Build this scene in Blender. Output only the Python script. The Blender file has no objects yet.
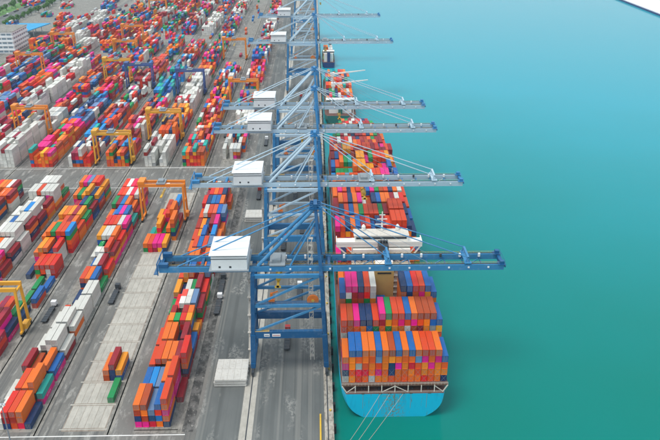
import bpy, bmesh, math, random
from mathutils import Vector
R = math.radians
random.seed(7)
scene = bpy.context.scene
col = scene.collection

# ------------------------------------------------------------------ camera, sky, sun, exposure
F_PX, PITCH, CAM_H = 710.0, math.atan(339 / 710), 180.0
YAW = math.atan(17 / 710 * math.cos(PITCH))
cam_data = bpy.data.cameras.new('camera')
cam_data.sensor_width = 36.0
cam_data.lens = 36.0 * F_PX / 660.0
cam_data.clip_start = 1.0
cam_data.clip_end = 30000.0
cam = bpy.data.objects.new('camera', cam_data)
col.objects.link(cam)
cam.location = (0, 0, CAM_H)
cam.rotation_euler = (math.pi / 2 - PITCH, 0, -YAW)
scene.camera = cam

SUN_EL, SUN_AZ = R(68), R(235)          # azimuth measured clockwise from +Y: behind the camera, to its left
world = bpy.data.worlds.new('World')
scene.world = world
world.use_nodes = True
wn = world.node_tree.nodes
wl = world.node_tree.links
wn.clear()
w_out = wn.new('ShaderNodeOutputWorld')
w_bg = wn.new('ShaderNodeBackground')
w_sky = wn.new('ShaderNodeTexSky')
w_sky.sky_type = 'NISHITA'
w_sky.sun_disc = False
w_sky.sun_elevation = SUN_EL
w_sky.sun_rotation = SUN_AZ
w_sky.air_density = 1.0
w_sky.dust_density = 1.5
w_sky.ozone_density = 1.0
w_bright = wn.new('ShaderNodeMix')       # thin bright overcast: the blue is mostly veiled by cloud
w_bright.data_type = 'RGBA'
w_bright.inputs[0].default_value = 0.75
w_bright.inputs[7].default_value = (8.2, 9.3, 10.0, 1)
wl.new(w_sky.outputs[0], w_bright.inputs[6])
wl.new(w_bright.outputs[2], w_bg.inputs['Color'])
w_bg.inputs['Strength'].default_value = 0.1
wl.new(w_bg.outputs[0], w_out.inputs['Surface'])

sun_data = bpy.data.lights.new('sun', 'SUN')
sun_data.energy = 2.0
sun_data.angle = R(24)
sun_data.color = (1.0, 0.95, 0.88)
sun = bpy.data.objects.new('sun', sun_data)
col.objects.link(sun)
sd = Vector((math.sin(SUN_AZ) * math.cos(SUN_EL), math.cos(SUN_AZ) * math.cos(SUN_EL), math.sin(SUN_EL)))
sun.rotation_euler = sd.to_track_quat('Z', 'Y').to_euler()
sun.location = (0, 0, 300)

scene.view_settings.view_transform = 'Standard'
scene.view_settings.look = 'None'
scene.view_settings.exposure = 0.2
scene.view_settings.gamma = 1.0
scene.view_settings.use_curve_mapping = False
scene.cycles.max_bounces = 6
scene.cycles.diffuse_bounces = 3
scene.cycles.glossy_bounces = 3
scene.cycles.volume_bounces = 0
scene.cycles.use_denoising = True


def proj(X, Y, Z):
    c, s = math.cos(YAW), math.sin(YAW)
    a = X * c - Y * s
    b = X * s + Y * c
    z = Z - CAM_H
    dep = b * math.cos(PITCH) - z * math.sin(PITCH)
    up = b * math.sin(PITCH) + z * math.cos(PITCH)
    return 330 + F_PX * a / dep, 220 - F_PX * up / dep, dep


# ------------------------------------------------------------------ materials
def lin(h):
    h = h.lstrip('#')
    v = [int(h[i:i + 2], 16) / 255 for i in (0, 2, 4)]
    return tuple((x / 12.92 if x <= .04045 else ((x + .055) / 1.055) ** 2.4) for x in v) + (1,)


def new_mat(name):
    m = bpy.data.materials.new(name)
    m.use_nodes = True
    return m, m.node_tree.nodes, m.node_tree.links, m.node_tree.nodes['Principled BSDF']


def math_node(N, L, op, a, b=None, c=None, clamp=False):
    n = N.new('ShaderNodeMath')
    n.operation = op
    n.use_clamp = clamp
    for i, v in enumerate((a, b, c)):
        if v is None:
            continue
        if isinstance(v, (int, float)):
            n.inputs[i].default_value = v
        else:
            L.new(v, n.inputs[i])
    return n.outputs[0]


def mix_node(N, L, fac, a, b, mode='MIX'):
    n = N.new('ShaderNodeMix')
    n.data_type = 'RGBA'
    n.blend_type = mode
    for idx, v in ((0, fac), (6, a), (7, b)):
        if isinstance(v, (int, float)):
            n.inputs[idx].default_value = v
        elif isinstance(v, tuple):
            n.inputs[idx].default_value = v
        else:
            L.new(v, n.inputs[idx])
    return n.outputs[2]


def noise_node(N, L, scale, detail=4, rough=.6, vec=None, mapping=None):
    n = N.new('ShaderNodeTexNoise')
    n.inputs['Scale'].default_value = scale
    n.inputs['Detail'].default_value = detail
    n.inputs['Roughness'].default_value = rough
    if vec is None:
        g = N.new('ShaderNodeNewGeometry')
        vec = g.outputs['Position']
    if mapping:
        mp = N.new('ShaderNodeMapping')
        mp.inputs['Scale'].default_value = mapping
        L.new(vec, mp.inputs[0])
        vec = mp.outputs[0]
    L.new(vec, n.inputs['Vector'])
    return n.outputs['Fac']


def ramp_node(N, L, src, lo, hi, a=(0, 0, 0, 1), b=(1, 1, 1, 1)):
    r = N.new('ShaderNodeValToRGB')
    r.color_ramp.elements[0].position = lo
    r.color_ramp.elements[0].color = a
    r.color_ramp.elements[1].position = hi
    r.color_ramp.elements[1].color = b
    L.new(src, r.inputs[0])
    return r.outputs[0]


def paint(name, colour, rough=.5, wear=.25, wear_col=(.16, .10, .07, 1), scale=.5, metallic=0.0):
    m, N, L, B = new_mat(name)
    g = noise_node(N, L, scale, 5, .65)
    fac = ramp_node(N, L, g, .52, .78)
    fac = math_node(N, L, 'MULTIPLY', fac, wear)
    c = mix_node(N, L, fac, colour, wear_col)
    g2 = noise_node(N, L, scale * .23, 3, .5)
    v = math_node(N, L, 'MULTIPLY_ADD', g2, .3, .85)
    hsv = N.new('ShaderNodeHueSaturation')
    L.new(c, hsv.inputs['Color'])
    L.new(v, hsv.inputs['Value'])
    L.new(hsv.outputs[0], B.inputs['Base Color'])
    B.inputs['Roughness'].default_value = rough
    B.inputs['Metallic'].default_value = metallic
    return m


def container_paint(name, colour, logo=0.0, logo_col=(.8, .8, .8, 1)):
    m, N, L, B = new_mat(name)
    geo = N.new('ShaderNodeNewGeometry')
    rnd = geo.outputs['Random Per Island']
    hsv = N.new('ShaderNodeHueSaturation')
    hsv.inputs['Color'].default_value = colour
    L.new(math_node(N, L, 'MULTIPLY_ADD', rnd, .03, .485), hsv.inputs['Hue'])
    L.new(math_node(N, L, 'MULTIPLY_ADD', math_node(N, L, 'FRACT', math_node(N, L, 'MULTIPLY', rnd, 17.3)), .36, .8), hsv.inputs['Value'])
    L.new(math_node(N, L, 'MULTIPLY_ADD', math_node(N, L, 'FRACT', math_node(N, L, 'MULTIPLY', rnd, 7.7)), .12, 1.0), hsv.inputs['Saturation'])
    uv = N.new('ShaderNodeUVMap')
    sep = N.new('ShaderNodeSeparateXYZ')
    L.new(uv.outputs[0], sep.inputs[0])
    u, v = sep.outputs[0], sep.outputs[1]
    base = hsv.outputs[0]
    if logo > 0:
        vv = math_node(N, L, 'MODULO', v, 10.0)
        inv = math_node(N, L, 'MULTIPLY', math_node(N, L, 'GREATER_THAN', vv, 1.0), math_node(N, L, 'LESS_THAN', vv, 1.55))
        inu = math_node(N, L, 'MULTIPLY', math_node(N, L, 'GREATER_THAN', u, 3.4), math_node(N, L, 'LESS_THAN', u, 8.4))
        let = math_node(N, L, 'GREATER_THAN', math_node(N, L, 'SINE', math_node(N, L, 'ADD', math_node(N, L, 'MULTIPLY', u, 7.0), math_node(N, L, 'MULTIPLY', math_node(N, L, 'SINE', math_node(N, L, 'MULTIPLY_ADD', u, 3.1, math_node(N, L, 'MULTIPLY', rnd, 40.0))), 2.0))), -.3)
        on = math_node(N, L, 'LESS_THAN', math_node(N, L, 'FRACT', math_node(N, L, 'MULTIPLY', rnd, 31.7)), logo)
        msk = math_node(N, L, 'MULTIPLY', math_node(N, L, 'MULTIPLY', inv, inu), math_node(N, L, 'MULTIPLY', let, on))
        roof = math_node(N, L, 'GREATER_THAN', v, 9.9)
        few = math_node(N, L, 'LESS_THAN', math_node(N, L, 'FRACT', math_node(N, L, 'MULTIPLY', rnd, 53.1)), .14)
        msk = math_node(N, L, 'MULTIPLY', msk, math_node(N, L, 'MAXIMUM', math_node(N, L, 'SUBTRACT', 1.0, roof), few))
        base = mix_node(N, L, math_node(N, L, 'MULTIPLY', msk, .45), base, logo_col)
    # weathering: streaks across the panels and rusty patches
    st = noise_node(N, L, .9, 5, .7, vec=geo.outputs['Position'], mapping=(1.0, .35, 1.0))
    base = mix_node(N, L, math_node(N, L, 'MULTIPLY', ramp_node(N, L, st, .48, .7), .2), base, (.20, .15, .12, 1))
    ru = noise_node(N, L, 2.3, 4, .7, vec=geo.outputs['Position'])
    base = mix_node(N, L, math_node(N, L, 'MULTIPLY', ramp_node(N, L, ru, .64, .74), .5), base, (.13, .06, .035, 1))
    L.new(base, B.inputs['Base Color'])
    B.inputs['Roughness'].default_value = .55
    # corrugation of the steel sheets, fine relief only
    wv = math_node(N, L, 'SINE', math_node(N, L, 'MULTIPLY', u, 2 * math.pi / .56))
    bp = N.new('ShaderNodeBump')
    bp.inputs['Strength'].default_value = .35
    bp.inputs['Distance'].default_value = .04
    L.new(wv, bp.inputs['Height'])
    L.new(bp.outputs[0], B.inputs['Normal'])
    return m


CODE = {  # letter: (name, srgb, logo share)
    'o': ('orange', '#f2701a', .3), 'y': ('amber', '#f79a06', .1), 's': ('salmon red', '#e2523a', .35), 'm': ('maroon', '#9c1e30', .4),
    'r': ('red', '#e61f1c', .3), 'p': ('magenta', '#ee0a8c', .5), 'b': ('blue', '#0567b2', .6), 'n': ('navy blue', '#123a68', .4),
    'g': ('green', '#06914a', .5), 'w': ('white', '#dddbd3', .12), 'l': ('slate blue', '#6f8fb5', .2), 't': ('teal', '#0aa89c', .2),
    'c': ('sky blue', '#0d93e0', .4), 'k': ('brown', '#b84a22', .3), 'a': ('grey', '#b4b6b4', .1)}
CM = {k: container_paint('container_' + v[0].replace(' ', '_'), lin(v[1]), v[2]) for k, v in CODE.items()}
CKEYS = list(CODE)
CIDX = {k: i for i, k in enumerate(CKEYS)}

M = {}
M['crane_blue'] = paint('crane_blue', lin('#0e5788'), .42, .18, (.5, .55, .58, 1), .35)
M['crane_pale'] = paint('crane_pale', lin('#b3cbd9'), .5, .3, (.25, .36, .42, 1), .3)
M['crane_light'] = paint('crane_light', lin('#3a83b3'), .45, .25, (.5, .55, .58, 1), .35)
M['crane_mid'] = paint('crane_mid', lin('#2a7cb2'), .45, .2, (.45, .5, .52, 1), .3)
M['house_white'] = paint('house_white', lin('#e6e8e8'), .45, .16, (.45, .42, .38, 1), .4)
M['grey_steel'] = paint('grey_steel', lin('#8b9499'), .45, .3, scale=.6)
M['dark_steel'] = paint('dark_steel', lin('#3a3f44'), .5, .4, scale=.6)
M['cable'] = paint('cable', lin('#8fa6b4'), .4, .1)
M['black'] = paint('black', lin('#1b1c1e'), .7, .2, (.2, .2, .2, 1))
M['rtg_orange'] = paint('rtg_orange', lin('#ea8a22'), .45, .2, (.4, .2, .1, 1), .4)
M['rtg_yellow'] = paint('rtg_yellow', lin('#e2a52e'), .45, .2, (.4, .25, .1, 1), .4)
M['rtg_navy'] = paint('rtg_navy', lin('#39548f'), .45, .2, (.3, .3, .3, 1), .4)
M['yellow'] = paint('yellow', lin('#d9b13c'), .5, .35, scale=1.2)
M['orange'] = paint('orange_paint', lin('#e77a25'), .5, .25, scale=1)
M['cream'] = paint('cream', lin('#c9a765'), .55, .22, (.3, .2, .1, 1), .6)
M['ship_white'] = paint('ship_white', lin('#f0ece4'), .5, .25, (.45, .3, .2, 1), .7)
M['rust'] = paint('rust', lin('#5c4436'), .8, .5, (.25, .2, .16, 1), .9)
M['deck_red'] = paint('deck_red', lin('#64443c'), .75, .5, (.2, .18, .16, 1), .5)
M['lash_white'] = paint('lash_white', lin('#cfc9be'), .6, .55, (.28, .14, .08, 1), 1.3)
M['rope'] = paint('rope', lin('#a8a396'), .8, .1)
M['tyre'] = paint('tyre', lin('#202122'), .9, .2, (.2, .2, .2, 1))
M['glass'] = paint('glass', lin('#27333d'), .12, .1, (.1, .1, .1, 1))
M['pale_glass'] = paint('pale_glass', lin('#8fa3b0'), .2, .1, (.3, .3, .3, 1))
M['cover_steel'] = paint('cover_steel', lin('#c9c7c0'), .7, .6, (.33, .28, .22, 1), .9)
M['crane_sign'] = paint('crane_sign', lin('#e8eaea'), .5, .1)
M['blue_roof'] = paint('blue_roof', lin('#0b98cc'), .5, .12, (.5, .6, .6, 1), .1)
M['trunk'] = paint('trunk', lin('#57483a'), .9, .2)
M['green_deck'] = paint('green_deck', lin('#4f8f6c'), .7, .4, scale=.5)
M['hull_navy'] = paint('hull_navy', lin('#1d3a70'), .5, .3, scale=.3)
M['hull_green'] = paint('hull_green', lin('#2a6b62'), .5, .3, scale=.3)


def foliage_mat():
    m, N, L, B = new_mat('foliage')
    geo = N.new('ShaderNodeNewGeometry')
    c = mix_node(N, L, geo.outputs['Random Per Island'], lin('#3c6a35'), lin('#6f9a4c'))
    L.new(c, B.inputs['Base Color'])
    B.inputs['Roughness'].default_value = .7
    return m


M['leaf'] = foliage_mat()


def hull_mat():
    m, N, L, B = new_mat('hull_cyan')
    c = lin('#05bde2')
    g = noise_node(N, L, .5, 5, .65, mapping=(1.6, 1, .25))
    c1 = mix_node(N, L, math_node(N, L, 'MULTIPLY', ramp_node(N, L, g, .55, .75), .5), c, lin('#0a9cc8'))
    geo = N.new('ShaderNodeNewGeometry')
    sep = N.new('ShaderNodeSeparateXYZ')
    L.new(geo.outputs['Position'], sep.inputs[0])
    # rope-chafed, rusty patch in the middle of the transom and rust runs below the fairleads
    d = math_node(N, L, 'ABSOLUTE', math_node(N, L, 'SUBTRACT', sep.outputs[0], 28.2))
    near = math_node(N, L, 'SUBTRACT', 1.0, math_node(N, L, 'DIVIDE', d, 5.5), clamp=True)
    stern = math_node(N, L, 'LESS_THAN', sep.outputs[1], 212.5)
    n2 = noise_node(N, L, 1.1, 5, .75)
    k = math_node(N, L, 'MULTIPLY', math_node(N, L, 'MULTIPLY', ramp_node(N, L, n2, .5, .56), near), stern)
    c2 = mix_node(N, L, k, c1, lin('#8c7a4a'))
    run = noise_node(N, L, .9, 4, .7, mapping=(1.3, .1, .12))
    k2 = math_node(N, L, 'MULTIPLY', ramp_node(N, L, run, .6, .66), .75)
    c3 = mix_node(N, L, k2, c2, lin('#7a5a3c'))
    L.new(c3, B.inputs['Base Color'])
    B.inputs['Roughness'].default_value = .45
    return m


M['hull'] = hull_mat()


def asphalt_mat():
    m, N, L, B = new_mat('yard_asphalt')
    geo = N.new('ShaderNodeNewGeometry')
    P = geo.outputs['Position']
    n1 = noise_node(N, L, .035, 5, .6, vec=P)
    n2 = noise_node(N, L, .25, 6, .7, vec=P, mapping=(1, .3, 1))
    n3 = noise_node(N, L, 1.6, 5, .75, vec=P)
    c = mix_node(N, L, ramp_node(N, L, n1, .35, .65), lin('#686763'), lin('#7d7b76'))
    # pale worn slurry patches, stretched along the lanes
    c = mix_node(N, L, math_node(N, L, 'MULTIPLY', ramp_node(N, L, n2, .53, .62), .7), c, lin('#a3a19b'))
    # dark tyre tracks along the lanes
    trk = noise_node(N, L, .55, 3, .55, vec=P, mapping=(1, .012, 1))
    c = mix_node(N, L, math_node(N, L, 'MULTIPLY', ramp_node(N, L, trk, .52, .64), .6), c, lin('#4e5050'))
    c = mix_node(N, L, math_node(N, L, 'MULTIPLY', ramp_node(N, L, n3, .56, .68), .45), c, lin('#3f4040'))
    L.new(c, B.inputs['Base Color'])
    B.inputs['Roughness'].default_value = .85
    return m


def apron_mat():
    m, N, L, B = new_mat('apron_asphalt')
    geo = N.new('ShaderNodeNewGeometry')
    P = geo.outputs['Position']
    n1 = noise_node(N, L, .05, 4, .6, vec=P, mapping=(1, .4, 1))
    c = mix_node(N, L, ramp_node(N, L, n1, .35, .65), lin('#5a5e5d'), lin('#6b6e6c'))
    trk = noise_node(N, L, .5, 3, .5, vec=P, mapping=(1, .01, 1))
    c = mix_node(N, L, math_node(N, L, 'MULTIPLY', ramp_node(N, L, trk, .5, .62), .5), c, lin('#4a4d4c'))
    lng = noise_node(N, L, .32, 3, .6, vec=P, mapping=(1, .004, 1))
    c = mix_node(N, L, math_node(N, L, 'MULTIPLY', ramp_node(N, L, lng, .55, .62), .35), c, lin('#8d8c86'))
    # blotches where old pale surfacing shows through, in broken bands
    band = noise_node(N, L, .12, 3, .6, vec=P, mapping=(1, .22, 1))
    n2 = noise_node(N, L, .8, 5, .72, vec=P, mapping=(1, .7, 1))
    k = math_node(N, L, 'MULTIPLY', ramp_node(N, L, band, .53, .62), ramp_node(N, L, n2, .47, .54))
    c = mix_node(N, L, math_node(N, L, 'MULTIPLY', k, .5), c, lin('#a5a49e'))
    n3 = noise_node(N, L, 1.4, 5, .75, vec=P)
    c = mix_node(N, L, math_node(N, L, 'MULTIPLY', ramp_node(N, L, n3, .6, .74), .45), c, lin('#3d4042'))
    L.new(c, B.inputs['Base Color'])
    B.inputs['Roughness'].default_value = .8
    return m


def concrete_mat(name, a, b, dirt='#5b5953', amount=.5):
    m, N, L, B = new_mat(name)
    geo = N.new('ShaderNodeNewGeometry')
    P = geo.outputs['Position']
    n1 = noise_node(N, L, .12, 5, .6, vec=P)
    c = mix_node(N, L, ramp_node(N, L, n1, .35, .65), lin(a), lin(b))
    n2 = noise_node(N, L, .7, 6, .75, vec=P, mapping=(1, .35, 1))
    c = mix_node(N, L, math_node(N, L, 'MULTIPLY', ramp_node(N, L, n2, .46, .62), amount), c, lin(dirt))
    rnd = math_node(N, L, 'MULTIPLY_ADD', geo.outputs['Random Per Island'], .16, .92)
    oi = N.new('ShaderNodeObjectInfo')
    rnd2 = math_node(N, L, 'MULTIPLY_ADD', oi.outputs['Random'], .16, .92)
    hsv = N.new('ShaderNodeHueSaturation')
    L.new(c, hsv.inputs['Color'])
    L.new(math_node(N, L, 'MULTIPLY', rnd, rnd2), hsv.inputs['Value'])
    L.new(hsv.outputs[0], B.inputs['Base Color'])
    B.inputs['Roughness'].default_value = .85
    return m


M['asphalt'] = asphalt_mat()
M['apron'] = apron_mat()
M['concrete'] = concrete_mat('concrete', '#84817a', '#98958d', amount=.75)
M['slab'] = concrete_mat('slab_concrete', '#a9a59b', '#b8b4aa', amount=.22)
M['joint'] = concrete_mat('joint', '#8a7f74', '#989083', '#6e5d50', .7)
M['coping'] = concrete_mat('coping', '#a39c90', '#b3aca1', '#5c554b', .8)
M['pier'] = concrete_mat('pier_concrete', '#e2e2e2', '#efefef', '#cfcfcf', .3)
M['line'] = paint('road_paint', lin('#e6e6e2'), .7, .6, (.4, .4, .4, 1), .5)


def water_mat():
    m, N, L, B = new_mat('sea_water')
    geo = N.new('ShaderNodeNewGeometry')
    P = geo.outputs['Position']
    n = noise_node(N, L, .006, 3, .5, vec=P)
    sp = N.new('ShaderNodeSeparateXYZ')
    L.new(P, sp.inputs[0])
    # greener near, bluer far, with far sky reflection partly put into the base colour
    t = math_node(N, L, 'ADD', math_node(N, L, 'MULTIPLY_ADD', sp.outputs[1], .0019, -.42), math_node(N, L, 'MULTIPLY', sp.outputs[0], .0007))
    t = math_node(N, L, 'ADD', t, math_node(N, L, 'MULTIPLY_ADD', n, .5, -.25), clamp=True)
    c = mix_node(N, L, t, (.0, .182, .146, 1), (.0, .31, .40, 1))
    L.new(c, B.inputs['Base Color'])
    rg = noise_node(N, L, .004, 4, .55, vec=P, mapping=(1, .45, 1))
    L.new(math_node(N, L, 'MULTIPLY_ADD', rg, .3, -.06), B.inputs['Roughness'])
    B.inputs['IOR'].default_value = 1.2
    r1 = noise_node(N, L, .16, 7, .7, vec=P)
    r2 = noise_node(N, L, .0035, 3, .5, vec=P, mapping=(1, .5, 1))
    bp = N.new('ShaderNodeBump')
    bp.inputs['Distance'].default_value = 1.0
    L.new(math_node(N, L, 'MULTIPLY_ADD', ramp_node(N, L, r2, .4, .62), .12, .03), bp.inputs['Strength'])
    L.new(r1, bp.inputs['Height'])
    L.new(bp.outputs[0], B.inputs['Normal'])
    return m


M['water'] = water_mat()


# ------------------------------------------------------------------ mesh helpers
class MB:
    def __init__(self):
        self.v, self.f, self.m = [], [], []

    def quadbox(self, pts, mi=0):
        b = len(self.v)
        self.v += [tuple(p) for p in pts]
        for q in ((0, 3, 2, 1), (4, 5, 6, 7), (0, 1, 5, 4), (1, 2, 6, 5), (2, 3, 7, 6), (3, 0, 4, 7)):
            self.f.append(tuple(b + i for i in q))
            self.m.append(mi)
        return self

    def box(self, x0, x1, y0, y1, z0, z1, mi=0):
        return self.quadbox([(x0, y0, z0), (x1, y0, z0), (x1, y1, z0), (x0, y1, z0), (x0, y0, z1), (x1, y0, z1), (x1, y1, z1), (x0, y1, z1)], mi)

    def bar(self, a, b, w, h=None, w2=None, h2=None, mi=0):
        """square-section member from a to b, w sideways, h upwards"""
        h = h or w
        w2 = w2 or w
        h2 = h2 or h
        a, b = Vector(a), Vector(b)
        d = (b - a).normalized()
        ref = Vector((0, 0, 1)) if abs(d.z) < .95 else Vector((0, 1, 0))
        s = d.cross(ref).normalized()
        u = s.cross(d).normalized()
        pts = []
        for c, ww, hh in ((a, w, h), (b, w2, h2)):
            for i, j in ((-1, -1), (1, -1), (1, 1), (-1, 1)):
                pts.append(c + s * (i * ww / 2) + u * (j * hh / 2))
        return self.quadbox(pts, mi)

    def tube(self, a, b, r, n=8, r2=None, mi=0):
        r2 = r if r2 is None else r2
        a, b = Vector(a), Vector(b)
        d = (b - a).normalized()
        ref = Vector((0, 0, 1)) if abs(d.z) < .95 else Vector((0, 1, 0))
        s = d.cross(ref).normalized()
        u = s.cross(d).normalized()
        base = len(self.v)
        for c, rr in ((a, r), (b, r2)):
            for k in range(n):
                t = 2 * math.pi * k / n
                self.v.append(tuple(c + s * (rr * math.cos(t)) + u * (rr * math.sin(t))))
        for k in range(n):
            self.f.append((base + k, base + (k + 1) % n, base + n + (k + 1) % n, base + n + k))
            self.m.append(mi)
        self.f.append(tuple(base + k for k in reversed(range(n))))
        self.m.append(mi)
        self.f.append(tuple(base + n + k for k in range(n)))
        self.m.append(mi)
        return self

    def poly(self, pts, mi=0):
        b = len(self.v)
        self.v += [tuple(p) for p in pts]
        self.f.append(tuple(range(b, b + len(pts))))
        self.m.append(mi)
        return self

    def mesh(self, name, mats):
        me = bpy.data.meshes.new(name)
        me.from_pydata(self.v, [], self.f)
        for mt in (mats if isinstance(mats, (list, tuple)) else [mats]):
            me.materials.append(mt)
        if any(self.m):
            me.polygons.foreach_set('material_index', self.m)
        me.update()
        return me

    def build(self, name, mats, parent=None):
        me = self.mesh(name, mats)
        return link(name, me, parent)


def link(name, data, parent=None, loc=None):
    o = bpy.data.objects.new(name, data)
    col.objects.link(o)
    if parent is not None:
        o.parent = parent
    if loc is not None:
        o.location = loc
    return o


def tag(o, label=None, cat=None, group=None, kind=None):
    if label:
        o['label'] = label
    if cat:
        o['category'] = cat
    if group:
        o['group'] = group
    if kind:
        o['kind'] = kind
    return o


def copy_tree(o, parent=None):
    c = o.copy()
    col.objects.link(c)
    c.parent = parent
    for ch in list(o.children):
        copy_tree(ch, c)
    return c


def wheel_mesh(r, w, n=12):
    return MB().tube((-w / 2, 0, 0), (w / 2, 0, 0), r, n).mesh('wheel', M['tyre'])


# ------------------------------------------------------------------ ground, quay and water
WATER_Z = -4.0
QX = 5.8                                           # quay edge
tag(MB().box(-2500, -44.0, -300, 4000, -6, 0).build('yard_ground', M['asphalt']), kind='structure')
tag(MB().box(-44.0, 2.4, -300, 4000, -6, .003).build('apron_ground', M['apron']), kind='structure')
qe = MB().box(2.4, QX, -300, 4000, -6.5, .12).build('quay_edge', M['coping'])
tag(qe, kind='structure')
for i in range(70):                                # fenders hung on the quay wall
    MB().box(QX, QX + .9, 190 + 12 * i, 191.6 + 12 * i, -3.8, -.4).build('fender', M['black'], qe)
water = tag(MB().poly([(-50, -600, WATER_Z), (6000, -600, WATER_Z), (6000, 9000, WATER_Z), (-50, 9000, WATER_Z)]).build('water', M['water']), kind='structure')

# opposite pier in the far right corner
pier = tag(MB().box(523, 1500, 560, 3600, -6, -.6).build('far_pier', M['pier']), kind='structure')
MB().box(521.6, 523, 560, 3600, -6, -1.8).build('pier_wall_shade', M['hull_navy'], pier)  # dark navy strip added to stand for shade on the pier wall

# crane rails, with the pale concrete rail beam
rail = tag(MB().box(-28.6, -23.8, 120, 1500, .004, .008).build('rail_beam_pavement', M['slab']), kind='structure')
for rx in (-26.0, 3.7):
    MB().box(rx - .22, rx + .22, 120, 1500, .009 if rx < 0 else .121, .03 if rx < 0 else .15).build('rail', M['dark_steel'], rail)
road_marks = tag(MB().box(-130, -48, 463.9, 464.2, .004, .008).build('road_markings', M['line']), kind='structure')
# white lines across the yard, in front of the first bays and at the cross road
for (x0, x1, y) in ((-130, -48, 198.6), (-260, -48, 463.4), (-260, -48, 428.4)):
    MB().box(x0, x1, y - .22, y + .22, .004, .008).build('painted_line', M['line'], road_marks)

# yard blocks: six rows of stacks, a truck lane to the left of them
PITCH_X, ROW, BAY = 26.3, 2.53, 13.6
ZONES = [(202.0, 16), (466.0, 30), (896.0, 31)]


def block_right(k):
    return -51.4 - PITCH_X * k


def dark_strip_mat():
    m, N, L, B = new_mat('mottled_dark_asphalt')
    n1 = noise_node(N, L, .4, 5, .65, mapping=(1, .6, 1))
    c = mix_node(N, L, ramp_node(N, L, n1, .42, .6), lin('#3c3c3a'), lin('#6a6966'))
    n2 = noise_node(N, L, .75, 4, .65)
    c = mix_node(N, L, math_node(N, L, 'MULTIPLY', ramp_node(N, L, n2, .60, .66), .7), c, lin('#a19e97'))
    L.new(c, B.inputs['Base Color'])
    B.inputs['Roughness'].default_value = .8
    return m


tag(MB().box(-49.4, -45.4, 200, 428, .0085, .012).build('dark_strip_pavement', dark_strip_mat()), kind='structure')  # darker mottled strip with pale spots along the first block
pads = tag(MB().box(-66.9, -48.6, 199.4, 201.4, .004, .008).build('yard_pavement', M['concrete']), kind='structure')
for k in range(0, 15):
    for zi, (ys, nb) in enumerate(ZONES):
        if k == 1 and zi == 0:
            continue
        if k > 9 and zi == 2:
            continue
        xr = block_right(k)
        MB().box(xr - 6 * ROW - .4, xr + .4, ys - 1, ys + nb * BAY, .004, .008).build('concrete_pad', M['concrete'], pads)
# runway strips for the yard cranes
for k in range(0, 13):
    xr = block_right(k)
    for dx in (1.2, -24.0):
        MB().box(xr + dx - .8, xr + dx + .8, 199, 1300, .004, .0075).build('runway_strip', M['concrete'], pads)
# the nearly empty block: concrete slabs laid one by one with rusty joints between the bays
slab_me = MB().quadbox([(.05, .7, 0), (2.48, .7, 0), (2.48, 12.9, 0), (.05, 12.9, 0), (.1, .75, .05), (2.43, .75, .05), (2.43, 12.85, .05), (.1, 12.85, .05)]).mesh('slab', M['slab'])
xr = block_right(1)
MB().box(xr - 6 * ROW - .3, xr + .3, 201, 202 + 16 * BAY, .004, .012).build('slab_bed', M['joint'], pads)
for j in range(16):
    for c in range(6):
        o = link('slab', slab_me, pads, (xr - 6 * ROW + c * ROW, 202 + j * BAY, .005))
    MB().box(xr - 6 * ROW - 1.3, xr + .9, 202 + j * BAY - .3, 202 + j * BAY + .3, .013, .03).build('bay_marker', M['slab'], pads)

# ------------------------------------------------------------------ containers
CW, CH40 = 2.40, 2.60


def container_geo(L, H, W=CW):
    """closed body with recessed ends between the corner posts; returns verts, faces, uvs per face"""
    v, f, uv = [], [], []
    fr, rc = .13, .09
    for y, s in ((0, 1), (L, -1)):
        b = len(v)
        v += [(0, y, 0), (W, y, 0), (W, y, H), (0, y, H)]
        v += [(fr, y, fr), (W - fr, y, fr), (W - fr, y, H - fr), (fr, y, H - fr)]
        v += [(fr + .02, y + s * rc, fr + .02), (W - fr - .02, y + s * rc, fr + .02), (W - fr - .02, y + s * rc, H - fr - .02), (fr + .02, y + s * rc, H - fr - .02)]
        faces = []
        for i in range(4):
            j = (i + 1) % 4
            faces.append((b + i, b + j, b + 4 + j, b + 4 + i))
            faces.append((b + 4 + i, b + 4 + j, b + 8 + j, b + 8 + i))
        faces.append((b + 8, b + 9, b + 10, b + 11))
        for q in faces:
            q = q if s > 0 else tuple(reversed(q))
            f.append(q)
            uv.append([(20 + v[i][0], v[i][2]) for i in q])
    o = 12
    for q, fn in (((0, o, o + 1, 1), lambda p: (p[1] - 50, p[0])), ((3, 2, o + 2, o + 3), lambda p: (p[1], 10 + p[0])),
                  ((0, 3, o + 3, o), lambda p: (p[1], p[2])), ((1, o + 1, o + 2, 2), lambda p: (p[1], p[2]))):
        f.append(q)
        uv.append([fn(v[i]) for i in q])
    return v, f, uv


GEO = {('40', .0): container_geo(12.19, 2.54, 2.34), ('20', .0): container_geo(6.0, 2.54, 2.34), ('hc', .0): container_geo(12.19, 2.82, 2.31)}
GEO40, GEO20, GEOHC = GEO[('40', .0)], GEO[('20', .0)], GEO[('hc', .0)]


def geo_mesh(name, geo, mats):
    v, f, uv = geo
    me = bpy.data.meshes.new(name)
    me.from_pydata(v, [], f)
    lay = me.uv_layers.new(name='UVMap')
    flat = [c for fu in uv for p in fu for c in p]
    lay.data.foreach_set('uv', flat)
    for m in mats:
        me.materials.append(m)
    me.update()
    return me


_cm = {}


def cont_mesh(size, key):
    if (size, key) not in _cm:
        _cm[(size, key)] = geo_mesh('container_' + size, {'40': GEO40, '20': GEO20, 'hc': GEOHC}[size], [CM[key]])
    return _cm[(size, key)]


def lock_rods(top):
    me = MB()
    for x in (.4, .84, 1.46, 1.9):
        me.box(x - .055, x + .055, .005, .085, .2, top)
    me.box(1.14, 1.18, .03, .085, .15, top + .05)
    return me.mesh('lock_rods', M['grey_steel'])


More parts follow.
